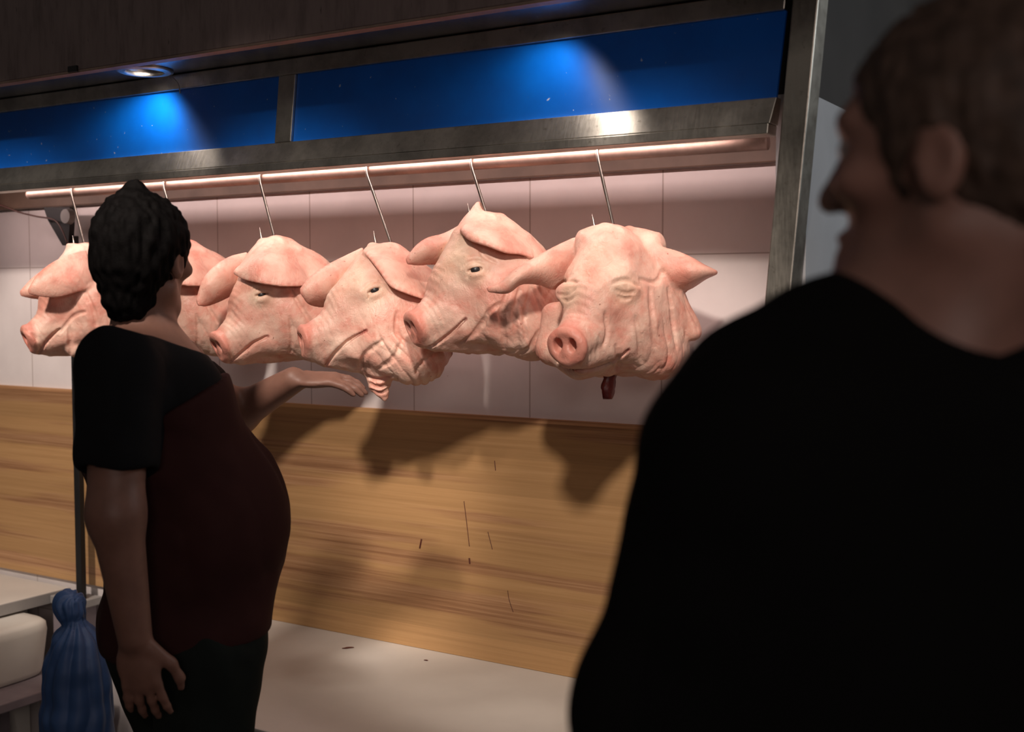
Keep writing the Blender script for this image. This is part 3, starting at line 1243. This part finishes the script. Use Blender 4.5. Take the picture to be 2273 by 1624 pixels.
S = {}
S['f'] = dict(phi=60, pitch=2, jowl=1.12, seed=1, red=0.25, wdir=12, disc=12, yellow=0.1,
              peaks=[(((1340, 506), 0.0, 0.012), ((1310, 535), 0.0, 0.035)), (((1400, 515), 0.03, 0.015), ((1440, 545), 0.03, 0.04))],
              lobes=[(((1228, 700), 0.05, 0.03), ((1222, 775), 0.03, 0.030), 0.03), (((1222, 775), 0.03, 0.030), ((1285, 812), -0.06, 0.026), 0.03),
                     (((1500, 660), 0.0, 0.018), ((1540, 735), 0.01, 0.022), 0.008), (((1450, 640), -0.02, 0.03), ((1470, 790), 0.0, 0.035), 0.02)],
              ears=[dict(ribs=[(((1292, 522), 0.03), ((1262, 628), 0.03)), (((1240, 545), 0.01), ((1230, 638), 0.02)), (((1192, 572), -0.02), ((1197, 628), -0.01)),
                               (((1150, 598), -0.04), ((1160, 628), -0.04)), (((1115, 628), -0.05), ((1130, 648), -0.055)), (((1087, 638), -0.055), ((1092, 646), -0.055))], bulge=(0, -0.028, 0.0)),
                    dict(ribs=[(((1425, 545), 0.0), ((1448, 628), 0.0)), (((1485, 556), -0.005), ((1490, 648), 0.01)), (((1528, 572), -0.015), ((1530, 638), 0.0)),
                               (((1560, 590), -0.02), ((1562, 618), -0.01)), (((1586, 602), -0.02), ((1586, 607), -0.015))], bulge=(0, -0.035, 0.0))],
              eyes=[((1262, 648), False, 0.25), ((1388, 645), False, -0.1)],
              mouth=[[(1240, 800), (1275, 812), (1320, 812), (1365, 795), (1395, 770)]],
              creases=[([(1440, 640), (1446, 700), (1452, 765)], 0.0045), ([(1482, 640), (1492, 700), (1500, 770)], 0.004),
                       ([(1410, 700), (1418, 750), (1425, 800)], 0.004), ([(1368, 760), (1375, 800), (1372, 820)], 0.003),
                       ([(1470, 600), (1455, 625), (1420, 620)], 0.003), ([(1345, 690), (1350, 730), (1342, 760)], 0.0025)],
              strips=[dict(pts=[(1352, 805, 0.02), (1355, 840, 0.02), (1352, 862, 0.015), (1350, 886, 0.015)], w=[0.016, 0.014, 0.016, 0.010])])
S['e'] = dict(phi=24, pitch=0, seed=2, red=0.15, wdir=30, yellow=0.35,
              peaks=[(((1062, 454), 0.01, 0.008), ((1050, 500), 0.01, 0.03)), (((1110, 488), 0.0, 0.014), ((1140, 540), 0.0, 0.04))],
              lobes=[(((1180, 640), 0.0, 0.03), ((1180, 770), 0.0, 0.03), 0.03)],
              ears=[dict(surf=True, ribs=[(((1040, 506), 0.008), ((1027, 514), -0.012)), (((1055, 502), 0.008), ((1045, 534), -0.028)), (((1085, 499), 0.012), ((1085, 549), -0.035)),
                                          (((1120, 506), 0.012), ((1120, 562), -0.032)), (((1148, 526), 0.012), ((1150, 565), -0.022)), (((1170, 556), 0.010), ((1177, 572), -0.012))], bulge=(0, -0.014, 0.003)),
                    dict(ribs=[(((1028, 496), 0.06), ((1010, 566), 0.06)), (((985, 518), 0.05), ((987, 580), 0.055)), (((950, 528), 0.035), ((955, 582), 0.04)),
                               (((925, 545), 0.02), ((930, 585), 0.02)), (((904, 572), 0.0), ((907, 584), 0.0))], bulge=(0, -0.03, 0.006))],
              eyes=[((1055, 602), True, 0.2)],
              mouth=[[(930, 774), (965, 762), (1000, 737), (1035, 704)]],
              creases=[([(1127, 640), (1113, 690), (1118, 770)], 0.005), ([(1060, 545), (1075, 570), (1100, 585)], 0.0025),
                       ([(1150, 640), (1140, 700), (1150, 780)], 0.004), ([(1075, 700), (1055, 735), (1020, 760)], 0.0035),
                       ([(1110, 670), (1085, 690), (1070, 720)], 0.003), ([(1195, 730), (1170, 770), (1140, 790)], 0.004),
                       ([(1175, 640), (1160, 700), (1165, 750)], 0.003)])
S['d'] = dict(phi=14, pitch=8, seed=3, red=0.1, wdir=40, yellow=0.2, off=(0, 0, -0.004),
              peaks=[(((826, 548), 0.01, 0.012), ((830, 580), 0.01, 0.03))],
              lobes=[(((838, 815), -0.03, 0.040), ((840, 850), -0.03, 0.026), 0.015), (((840, 850), -0.03, 0.026), ((852, 880), -0.03, 0.007), 0.012),
                     (((890, 785), -0.02, 0.045), ((945, 795), -0.01, 0.036), 0.02), (((945, 795), -0.01, 0.036), ((990, 782), 0.0, 0.018), 0.02),
                     (((930, 690), 0.0, 0.05), ((940, 760), 0.0, 0.045), 0.03)],
              ears=[dict(surf=True, ribs=[(((822, 546), 0.008), ((811, 560), -0.008)), (((842, 545), 0.010), ((826, 577), -0.025)), (((872, 548), 0.012), ((846, 604), -0.035)),
                                          (((900, 566), 0.012), ((868, 634), -0.035)), (((924, 600), 0.012), ((902, 650), -0.03)), (((936, 640), 0.010), ((936, 662), -0.02))], bulge=(0.004, -0.014, 0.003)),
                    dict(ribs=[(((802, 552), 0.06), ((782, 655), 0.06)), (((760, 572), 0.05), ((745, 672), 0.055)), (((722, 592), 0.035), ((712, 678), 0.04)),
                               (((690, 615), 0.02), ((686, 672), 0.02)), (((669, 640), 0.005), ((671, 652), 0.005))], bulge=(0, -0.03, 0.0))],
              eyes=[((832, 646), True, 0.35)],
              mouth=[[(722, 812), (745, 780), (775, 752), (814, 729)]],
              creases=[([(800, 815), (812, 780), (850, 750)], 0.0035), ([(840, 812), (870, 790), (890, 750)], 0.004), ([(806, 830), (840, 838), (868, 828)], 0.004),
                       ([(810, 845), (838, 856), (866, 846)], 0.0035), ([(822, 862), (842, 869), (862, 860)], 0.003), ([(920, 822), (930, 800), (975, 770)], 0.003),
                       ([(880, 690), (880, 730), (900, 770)], 0.004)])
S['c'] = dict(phi=22, pitch=-6, seed=4, red=0.2, wdir=15, yellow=0.12, wrinkle=0.6,
              peaks=[(((580, 541), 0.0, 0.012), ((575, 570), 0.0, 0.03)), (((640, 540), 0.01, 0.014), ((650, 580), 0.01, 0.05))],
              lobes=[(((690, 680), 0.03, 0.04), ((725, 715), 0.05, 0.03), 0.02)],
              ears=[dict(surf=True, ribs=[(((540, 590), 0.010), ((524, 606), -0.012)), (((555, 572), 0.012), ((545, 618), -0.03)), (((590, 550), 0.014), ((580, 627), -0.045)),
                                          (((628, 548), 0.014), ((620, 633), -0.045)), (((660, 576), 0.014), ((655, 634), -0.03)), (((680, 615), 0.012), ((684, 632), -0.012))], bulge=(0, -0.022, 0.006)),
                    dict(ribs=[(((545, 562), 0.06), ((525, 640), 0.06)), (((508, 572), 0.05), ((505, 655), 0.055)), (((474, 595), 0.035), ((480, 668), 0.04)),
                               (((452, 622), 0.02), ((458, 676), 0.02)), (((438, 662), 0.0), ((442, 676), 0.0))], bulge=(0, -0.03, 0.004))],
              eyes=[((580, 655), True, 0.2)],
              mouth=[[(508, 800), (540, 775), (562, 757), (592, 742)]],
              creases=[([(640, 640), (665, 680), (690, 720)], 0.004), ([(640, 700), (645, 740), (640, 780)], 0.003)])
S['a'] = dict(phi=14, pitch=-4, seed=5, red=0.15, wdir=10, yellow=0.1,
              peaks=[(((152, 546), 0.0, 0.008), ((165, 580), 0.0, 0.035)), (((165, 550), 0.0, 0.01), ((200, 575), 0.0, 0.03))],
              ears=[dict(ribs=[(((188, 560), -0.075), ((200, 632), -0.095)), (((150, 572), -0.10), ((165, 646), -0.12)), (((115, 590), -0.115), ((130, 656), -0.13)),
                               (((88, 612), -0.12), ((98, 656), -0.13)), (((68, 642), -0.125), ((70, 651), -0.125))], bulge=(0, -0.015, 0.004)),
                    dict(ribs=[(((130, 590), 0.06), ((125, 650), 0.06)), (((95, 602), 0.05), ((95, 660), 0.055)), (((70, 620), 0.04), ((72, 660), 0.04)), (((46, 645), 0.03), ((47, 655), 0.03))], bulge=(0, -0.02, 0.0))],
              eyes=[],
              mouth=[[(70, 800), (95, 762), (112, 742), (130, 727)]],
              lobes=[(((215, 650), -0.03, 0.03), ((222, 690), -0.03, 0.025), 0.01), (((165, 770), -0.05, 0.03), ((195, 770), -0.04, 0.03), 0.01)],
              creases=[([(150, 720), (152, 760), (150, 785)], 0.004), ([(190, 650), (205, 690), (210, 720)], 0.004), ([(130, 735), (160, 700), (185, 690)], 0.003),
                       ([(55, 728), (75, 740), (82, 752)], 0.002)])
PLAB = {'f': 'rightmost pig head facing forward with closed eyes and ears spread wide',
        'e': 'pig head hung highest, second from right, turned left with one eye half open',
        'd': 'middle pig head with a wrinkled skin flap hanging under its jaw',
        'c': 'pig head partly behind the outstretched arm, ear arched over its open eye',
        'a': 'leftmost pig head in profile with its ear pointing forward over the eye'}
for k in ('f', 'e', 'd', 'c', 'a'):
    pig(k, HK[k][1], S[k], PLAB[k])
# the head behind the passer-by: only its edge shows
src = [o for o in COL.objects if o.name.startswith('pig_head') and o['label'] == PLAB['c']][0]
r2 = src.copy()
COL.objects.link(r2)
r2.location = hook_bottom['b'] + Vector((0, 0.0, 0.0))
r2.rotation_euler = (0, 0, src.rotation_euler.z + math.radians(8))
r2['label'] = 'pig head almost hidden behind the dark hair of the passer-by'
for ch in list(src.children):
    c2 = ch.copy()
    COL.objects.link(c2)
    c2.parent = r2
    for g in ch.children:
        g2 = g.copy()
        COL.objects.link(g2)
        g2.parent = c2
#PEOPLE
# ------------------------------------------------------------------ people


def skin(name, a, b):
    n = N(name)
    f = n.noise(n.coords(), 14, 4, 0.6)
    n.col(n.ramp(f, [(0.35, a), (0.65, b)]))
    n.set(Roughness=0.5)
    n.b.inputs['Specular IOR Level'].default_value = 0.35
    n.b.inputs['Subsurface Weight'].default_value = 0.08
    n.b.inputs['Subsurface Radius'].default_value = (0.01, 0.004, 0.002)
    n.bump(n.noise(n.coords(), 220, 3, 0.6), 0.15, 0.001)
    return n.m


def cloth(name, col, rough=0.85):
    n = N(name)
    f = n.noise(n.coords(), 6, 4, 0.6)
    n.col(n.ramp(f, [(0.3, tuple(c * 0.8 for c in col)), (0.7, tuple(c * 1.15 for c in col))]))
    n.set(Roughness=rough)
    n.b.inputs['Specular IOR Level'].default_value = 0.12
    n.bump(n.noise(n.coords((1, 1, 1)), 500, 2, 0.5), 0.15, 0.001)
    return n.m


def axes(f):
    f = np.array([f[0], f[1], 0.0])
    f = f / np.linalg.norm(f)
    l = np.array([-f[1], f[0], 0])
    return np.stack([f, l, [0, 0, 1.0]], 1)


def head_sdf(F, c, R, sc=1.0):
    c = np.array(c)

    def P(x, y, z):
        return c + R @ (np.array([x, y, z]) * sc)

    def e(p, r, k=0.012, mode='add'):
        F.ell(P(*p), np.array(r) * sc, R, k, mode)

    def co(a, b, ra, rb, k=0.012, mode='add'):
        F.cone(P(*a), P(*b), ra * sc, rb * sc, k, mode)
    e((-0.012, 0, 0.030), (0.098, 0.077, 0.092))
    co((0.032, 0, 0.005), (0.046, 0, -0.075), 0.062, 0.040, 0.02)
    for s in (1, -1):
        co((-0.005, s * 0.045, -0.055), (0.055, s * 0.020, -0.098), 0.024, 0.018, 0.02)
        e((0.062, s * 0.042, -0.018), (0.026, 0.022, 0.018), 0.015)
    e((0.066, 0, -0.100), (0.024, 0.026, 0.020), 0.015)
    e((0.072, 0, 0.032), (0.022, 0.055, 0.014), 0.014)
    for s in (1, -1):
        e((0.092, s * 0.031, 0.010), (0.014, 0.016, 0.011), 0.010, 'sub')
    co((0.086, 0, 0.014), (0.107, 0, -0.028), 0.008, 0.012, 0.008)
    for s in (1, -1):
        e((0.094, s * 0.012, -0.032), (0.012, 0.008, 0.008), 0.006)
        e((0.097, s * 0.008, -0.041), (0.006, 0.003, 0.004), 0.002, 'sub')
    e((0.083, 0, -0.060), (0.016, 0.024, 0.008), 0.006)
    e((0.081, 0, -0.074), (0.016, 0.021, 0.008), 0.006)
    e((0.099, 0, -0.0665), (0.010, 0.024, 0.0022), 0.003, 'sub')
    for s in (1, -1):
        e((-0.008, s * 0.077, -0.008), (0.020, 0.010, 0.032), 0.006)
        e((-0.006, s * 0.086, -0.006), (0.011, 0.006, 0.018), 0.004, 'sub')
    return P


def hand_sdf(F, wrist, d, pn, thumb, curl=0.35, sc=1.0):
    d = np.array(d, float)
    d /= np.linalg.norm(d)
    pn = np.array(pn, float)
    pn -= d * (pn @ d)
    pn /= np.linalg.norm(pn)
    ac = np.cross(d, pn)
    if ac @ np.array(thumb, float) < 0:
        ac = -ac
    w0 = np.array(wrist, float)
    R = np.stack([d, ac, pn], 1)
    F.ell(w0 + d * 0.052 * sc, np.array([0.055, 0.042, 0.016]) * sc, R, 0.012)
    for off, ln, spread in ((0.029, 0.074, 0.10), (0.010, 0.083, 0.02), (-0.010, 0.077, -0.05), (-0.028, 0.060, -0.14)):
        b = w0 + (d * 0.088 + ac * off) * sc
        dd = d + ac * spread
        dd /= np.linalg.norm(dd)
        pts = [w0 + (d * 0.055 + ac * off * 0.8) * sc, b]
        a = 0.0
        for fr in (0.45, 0.30, 0.25):
            a += curl * (0.8 + 0.4 * fr)
            v = dd * math.cos(a) + pn * math.sin(a)
            pts.append(pts[-1] + v * ln * fr * sc)
        F.chain(pts, [0.009 * sc, 0.0092 * sc, 0.0085 * sc, 0.0078 * sc, 0.0066 * sc], 0.005)
    t0 = w0 + (d * 0.025 + ac * 0.028) * sc
    t1 = w0 + (d * 0.060 + ac * 0.055 + pn * 0.012) * sc
    t2 = w0 + (d * 0.092 + ac * 0.063 + pn * 0.024) * sc
    t3 = w0 + (d * 0.115 + ac * 0.060 + pn * 0.034) * sc
    F.chain([t0, t1, t2, t3], [0.014 * sc, 0.011 * sc, 0.0095 * sc, 0.0075 * sc], 0.008)


def leg(F, hip, knee, ank, r, k=0.03):
    F.chain([hip, knee, ank], r, k)


def shoe(root, c, f, mat):
    F = Field((c[0] - 0.25, c[1] - 0.25, -0.01), (c[0] + 0.25, c[1] + 0.25, 0.14), 0.006)
    R = axes(f)
    F.ell(np.array(c) + R @ np.array([0.06, 0, 0.040]), (0.145, 0.048, 0.042), R, 0.02)
    F.ell(np.array(c) + R @ np.array([0.0, 0, 0.065]), (0.06, 0.045, 0.06), R, 0.03)
    F.half((0, 0, 0.004), (0, 0, -1))
    V, Q = F.mesh()
    mesh_from('shoe', smooth_verts(V, Q, 2), Q, mat, root)


def field_obj(F, name, mat, root, it=3, wr=0.0, seed=0):
    V, Q = F.mesh()
    V = smooth_verts(V, Q, it)
    if wr:
        Nn = vnormals(V, Q)
        S_ = V * np.array([1, 1, 0.7])
        V = V + Nn * ((np.abs(2 * vnoise(S_, 9, seed) - 1) - 0.5) * wr + (vnoise(V, 22, seed + 3) - 0.5) * wr * 0.6)[:, None]
    return mesh_from(name, V, Q, mat, root)


M_skinA = skin('arm_skin', (0.17, 0.085, 0.062), (0.22, 0.11, 0.08))
M_skinB = skin('face_skin', (0.20, 0.105, 0.080), (0.26, 0.135, 0.105))
M_hairA = plain('black_hair', (0.0035, 0.003, 0.003), 0.7, 0.4, 60, bump=0.4, spec=0.04)
M_hairB = plain('brown_hair', (0.060, 0.038, 0.028), 0.6, 0.4, 60, bump=0.4, spec=0.25)
M_tee = cloth('black_cotton', (0.007, 0.007, 0.008))
M_maroon = cloth('maroon_cotton', (0.036, 0.012, 0.011))
M_trous = cloth('black_green_cotton', (0.010, 0.013, 0.011))
M_jacket = cloth('black_jacket_cloth', (0.0035, 0.0035, 0.0035), 0.95)
M_shoe = plain('black_shoe', (0.012, 0.012, 0.012), 0.5, 0.2, 20)
M_white_eye = plain('eye_white', (0.35, 0.32, 0.30), 0.2, 0.05, 20)


def frame(px0, t):
    az = math.atan((px0 - 1136.5) / FPX)
    d = ray(px0, 659)
    d.z = 0
    d.normalize()
    o = CAM + d * (t / math.cos(az))
    s_ = FPX / t

    def Q(px, py, y=0.0):
        g = (t + y * math.cos(az)) / t
        return np.array([(px - px0) / s_ * math.cos(az) * g, y, 1.60 + (659 - py) / s_ * g])
    return empty('person', (o.x, o.y, 0), YAW - az), Q


def passer():
    root, Q = frame(330, 2.35)
    tag(root, 'black haired person in maroon tunic reaching an arm out below the pig heads', 'person', None)
    fv = (0.86, 0.50)
    R = axes(fv)
    hc = Q(325, 578)
    sh_n, sh_f = Q(262, 812, -0.175), Q(385, 815, 0.165)
    el_n, wr_n = Q(248, 1140, -0.235), Q(285, 1420, -0.23)
    el_f, wr_f = Q(525, 925, 0.34), Q(660, 850, 0.20)
    chest, belly, hip = Q(335, 935), Q(432, 1175), Q(395, 1400)
    base = [root.location.x, root.location.y]

    def torso(F, g):
        F.ell(chest, np.array([0.125, 0.185, 0.185]) + g, R, 0.05)
        F.ell(belly, np.array([0.165, 0.180, 0.205]) + g, R, 0.08)
        F.ell(hip, np.array([0.145, 0.175, 0.150]) + g, R, 0.06)
        F.cone(sh_n, sh_f, 0.062 + g, 0.062 + g, 0.06)

    def legs(F, g):
        for s in (1, -1):
            h = hip + R @ np.array([-0.005, s * 0.09, -0.04])
            k = hip + R @ np.array([0.02 + 0.06 * s, s * 0.095, -0.45])
            a = np.array([*(hip + R @ np.array([-0.02 + 0.11 * s, s * 0.10, 0]))[:2], 0.07])
            F.chain([h, k, a], [0.090 + g, 0.062 + g, 0.045 + g], 0.04)
    F = Field((-0.32, -0.42, 0.03), (0.55, 0.52, 1.84), 0.0045)
    RF = R
    R = axes((0.55, 0.83))
    P = head_sdf(F, hc, R)
    RH = R
    R = RF
    F.cone(P(-0.02, 0, -0.07), Q(315, 775), 0.056, 0.062, 0.03)
    torso(F, 0.0)
    legs(F, 0.0)
    F.chain([sh_n, el_n, wr_n], [0.060, 0.048, 0.031], 0.03)
    F.chain([sh_f, el_f, wr_f], [0.058, 0.046, 0.030], 0.03)
    hand_sdf(F, wr_n, (0.12, -0.02, -1), (0.3, 0.9, 0), (0.9, 0, 0), 0.22)
    hand_sdf(F, wr_f, (0.93, -0.30, 0.02), (0.1, 0.2, -1), (0.1, 0.9, 0.2), 0.28)
    body = field_obj(F, 'body', M_skinA, root, 2)
    # hair
    F = Field(hc - 0.17, hc + 0.17, 0.004)
    F.ell(P(-0.016, 0, 0.034), (0.110, 0.089, 0.102), RH, 0.02)
    F.cone(P(-0.04, 0, 0.105), P(-0.035, 0, 0.135), 0.045, 0.022, 0.02)
    F.cone(P(-0.055, 0, -0.03), P(-0.06, 0, -0.075), 0.070, 0.050, 0.03)
    F.ell(P(0.115, 0, -0.025), (0.075, 0.10, 0.085), RH, 0.012, 'sub')
    for s in (1, -1):
        F.ell(P(-0.004, s * 0.09, -0.02), (0.022, 0.03, 0.030), RH, 0.01, 'sub')
    V, T = F.mesh()
    V = smooth_verts(V, T, 2)
    V = V + vnormals(V, T) * ((vnoise(V * np.array([1, 1, 0.4]), 110, 1) - 0.5) * 0.010)[:, None]
    mesh_from('hair', V, T, M_hairA, root)
    for s in (1, -1):
        bm = B()
        bmesh.ops.create_uvsphere(bm, u_segments=16, v_segments=12, radius=0.0115, matrix=Matrix.Translation(Vector(P(0.0765, s * 0.031, 0.010))))
        obj('eye', bm, M_white_eye, body, True)
    # black T-shirt with sleeves to the elbow side
    F = Field((-0.34, -0.36, 0.75), (0.50, 0.50, 1.58), 0.005)
    torso(F, 0.010)
    F.cone(P(-0.02, 0, -0.11), Q(315, 790), 0.062, 0.075, 0.03)
    F.cone(sh_n, sh_n + (el_n - sh_n) * 0.60, 0.080, 0.078, 0.03)
    F.cone(sh_f, sh_f + (el_f - sh_f) * 0.40, 0.072, 0.068, 0.03)
    c = sh_n + (el_n - sh_n) * 0.64
    d = (el_n - sh_n) / np.linalg.norm(el_n - sh_n)
    F.ell(c + d * 0.078, (0.12, 0.075, 0.074), np.stack([np.cross(d, (0, 1, 0)), (0, 1, 0), d], 1), 0.004, 'sub')
    F.half(Q(315, 752), (0.25, 0.1, 1))
    field_obj(F, 't_shirt', M_tee, root, 3, 0.010, 3)['label'] = 'black T-shirt'
    # maroon tunic
    F = Field((-0.32, -0.34, 0.70), (0.52, 0.40, 1.56), 0.005)
    torso(F, 0.022)
    F.half(Q(400, 880), (-0.55, 0.0, 1))
    F.half(Q(500, 1412), (0.16, 0.0, -1))
    field_obj(F, 'tunic', M_maroon, root, 3, 0.012, 5)['label'] = 'dark maroon sleeveless tunic'
    F = Field((-0.30, -0.36, 0.03), (0.50, 0.40, 1.02), 0.006)
    F.ell(hip, np.array([0.145, 0.175, 0.150]) + 0.012, R, 0.06)
    legs(F, 0.020)
    F.half(Q(400, 1330), (0, 0, 1))
    field_obj(F, 'trousers', M_trous, root, 3, 0.014, 8)
    for s in (1, -1):
        a = hip + R @ np.array([-0.02 + 0.11 * s, s * 0.10, 0])
        shoe(root, (a[0], a[1], 0.0), fv, M_shoe)


def onlooker():
    root, Q = frame(1900, 0.93)
    tag(root, 'person in black jacket seen from behind in the right foreground', 'person', None)
    fb = (-0.50, 0.86)
    RB = axes(fb)
    RH = axes((-0.93, 0.36))
    hc = Q(2120, 362)
    sh_l, sh_r = Q(1690, 985, -0.06), Q(2330, 1090, 0.10)
    el_l, wr_l = Q(1455, 1640, -0.05), np.array([-0.17, 0.16, 1.02])
    el_r = np.array([0.22, 0.13, 1.10])
    wr_r = np.array([0.20, 0.27, 0.95])
    neck = Q(2030, 935, 0.02)

    def torso(F, g):
        F.ell(Q(1930, 1120, 0.02), np.array([0.125, 0.185, 0.170]) + g, RB, 0.06)
        F.ell(Q(1890, 1560, 0.02), np.array([0.125, 0.170, 0.200]) + g, RB, 0.08)
        F.ell(np.array([0.0, 0.03, 1.0]), np.array([0.130, 0.175, 0.160]) + g, RB, 0.08)
        F.cone(neck, sh_l, 0.048 + 1.6 * g, 0.060 + g, 0.04)
        F.cone(neck, sh_r, 0.048 + 1.6 * g, 0.058 + g, 0.04)

    def legs(F, g):
        for s in (1, -1):
            h = np.array([0.0, 0.03, 0.93]) + RB @ np.array([0, s * 0.09, 0])
            k = np.array([0.0, 0.03, 0.50]) + RB @ np.array([0.02, s * 0.10, 0])
            a = np.array([0.0, 0.03, 0.08]) + RB @ np.array([0, s * 0.11, 0])
            F.chain([h, k, a], [0.090 + g, 0.062 + g, 0.045 + g], 0.04)
    F = Field((-0.34, -0.25, 0.04), (0.36, 0.42, 1.84), 0.0045)
    P = head_sdf(F, hc, RH, 0.97)
    F.cone(P(-0.025, 0, -0.06), neck, 0.056, 0.050, 0.02)
    torso(F, 0.0)
    legs(F, 0.0)
    F.chain([sh_l, el_l, wr_l], [0.058, 0.046, 0.030], 0.03)
    F.chain([sh_r, el_r, wr_r], [0.058, 0.046, 0.030], 0.03)
    hand_sdf(F, wr_l, (-0.3, 0.8, -0.4), (0.6, 0, -0.5), (0, 0.3, 1), 0.4)
    hand_sdf(F, wr_r, (-0.3, 0.8, -0.3), (-0.8, 0, -0.3), (0, 0.3, 1), 0.4)
    body = field_obj(F, 'body', M_skinB, root, 2)
    F = Field(hc - 0.17, hc + 0.17, 0.004)
    F.ell(P(-0.016, 0, 0.032), np.array((0.106, 0.085, 0.099)) * 0.97, RH, 0.02)
    F.cone(P(-0.060, 0, -0.02), P(-0.062, 0, -0.06), 0.060, 0.042, 0.03)
    F.ell(P(0.112, 0, -0.022), (0.075, 0.10, 0.085), RH, 0.012, 'sub')
    for s in (1, -1):
        F.ell(P(0.002, s * 0.09, -0.022), (0.024, 0.03, 0.034), RH, 0.01, 'sub')
    V, T = F.mesh()
    V = smooth_verts(V, T, 2)
    V = V + vnormals(V, T) * ((vnoise(V * np.array([1, 1, 0.4]), 120, 1) - 0.5) * 0.007)[:, None]
    mesh_from('hair', V, T, M_hairB, root)
    for s in (1, -1):
        bm = B()
        bmesh.ops.create_uvsphere(bm, u_segments=16, v_segments=12, radius=0.0112, matrix=Matrix.Translation(Vector(P(0.0765, s * 0.031, 0.010))))
        obj('eye', bm, M_white_eye, body, True)
    F = Field((-0.36, -0.26, 0.85), (0.38, 0.42, 1.66), 0.005)
    torso(F, 0.014)
    F.chain([sh_l, el_l, wr_l], [0.076, 0.064, 0.044], 0.04)
    F.chain([sh_r, el_r, wr_r], [0.076, 0.064, 0.044], 0.04)
    F.cone(neck, neck + (P(-0.035, 0, -0.14) - neck) * 0.40, 0.076, 0.072, 0.03)
    F.half(np.array([0, 0, 0.88]), (0, 0, -1))
    field_obj(F, 'jacket', M_jacket, root, 3, 0.012, 2)['label'] = 'black jacket'
    F = Field((-0.32, -0.26, 0.05), (0.34, 0.36, 1.02), 0.006)
    F.ell(np.array([0.0, 0.03, 0.97]), (0.140, 0.185, 0.11), RB, 0.05)
    legs(F, 0.018)
    F.half(np.array([0, 0, 1.0]), (0, 0, 1))
    field_obj(F, 'trousers', M_trous, root, 3, 0.014, 6)
    for s in (1, -1):
        a = np.array([0.0, 0.03, 0.0]) + RB @ np.array([0, s * 0.11, 0])
        shoe(root, (a[0], a[1], 0.0), fb, M_shoe)


passer()
onlooker()

# ------------------------------------------------------------------ blue sack
F = Field((-0.16, -0.16, -0.02), (0.16, 0.16, 0.80), 0.005)
F.ell((0, 0, 0.16), (0.125, 0.115, 0.165), None, 0.04)
F.ell((0.0, 0, 0.36), (0.105, 0.095, 0.20), None, 0.08)
F.ell((0.0, 0, 0.54), (0.080, 0.070, 0.12), None, 0.06)
F.cone((0.0, 0, 0.62), (0.0, 0, 0.655), 0.045, 0.022, 0.03)
F.cone((0.0, 0, 0.655), (-0.025, 0, 0.71), 0.018, 0.040, 0.012)
F.half((0, 0, 0.002), (0, 0, -1))
V, Q_ = F.mesh()
V = smooth_verts(V, Q_, 2)
th = np.arctan2(V[:, 1], V[:, 0])
V = V + vnormals(V, Q_) * (np.abs(np.sin(th * 6 + 4 * vnoise(V, 9, 2))) * 0.010 * sstep(V[:, 2], 0.1, 0.5) + (vnoise(V, 20, 5) - 0.5) * 0.014 * sstep(V[:, 2], 0.01, 0.06))[:, None]
bag = mesh_from('plastic_sack', V, Q_, M_bag)
bag.location = (-2.80, 2.17, 0.0)
tag(bag, 'blue plastic sack standing on the floor in front of the low grey shelf', 'sack')

# ------------------------------------------------------------------ scraps on the countertop
for i, (px, py, a, l_, lab) in enumerate(((774, 1438, 0.9, 0.016, 'brown meat scrap on the white countertop near the wood, left of the other scrap'),
                                          (946, 1466, 0.2, 0.006, 'tiny brown meat scrap on the white countertop, right of the larger scrap'))):
    c = atz(px, py, Z_CT - 0.0003)
    bm = B()
    bmesh.ops.create_icosphere(bm, subdivisions=3, radius=1.0)
    for v in bm.verts:
        q = 1 + 0.25 * math.sin(5 * v.co.x + 3 * v.co.y + i)
        v.co = Vector((v.co.x * l_ * q, v.co.y * l_ * 0.35 * q, (v.co.z + 1) * 0.0016))
    o = obj('meat_scrap', bm, M_drip, None, True)
    o.location = c
    o.rotation_euler = (0, 0, a)
    tag(o, lab, 'meat scrap', 'meat scraps on the countertop')
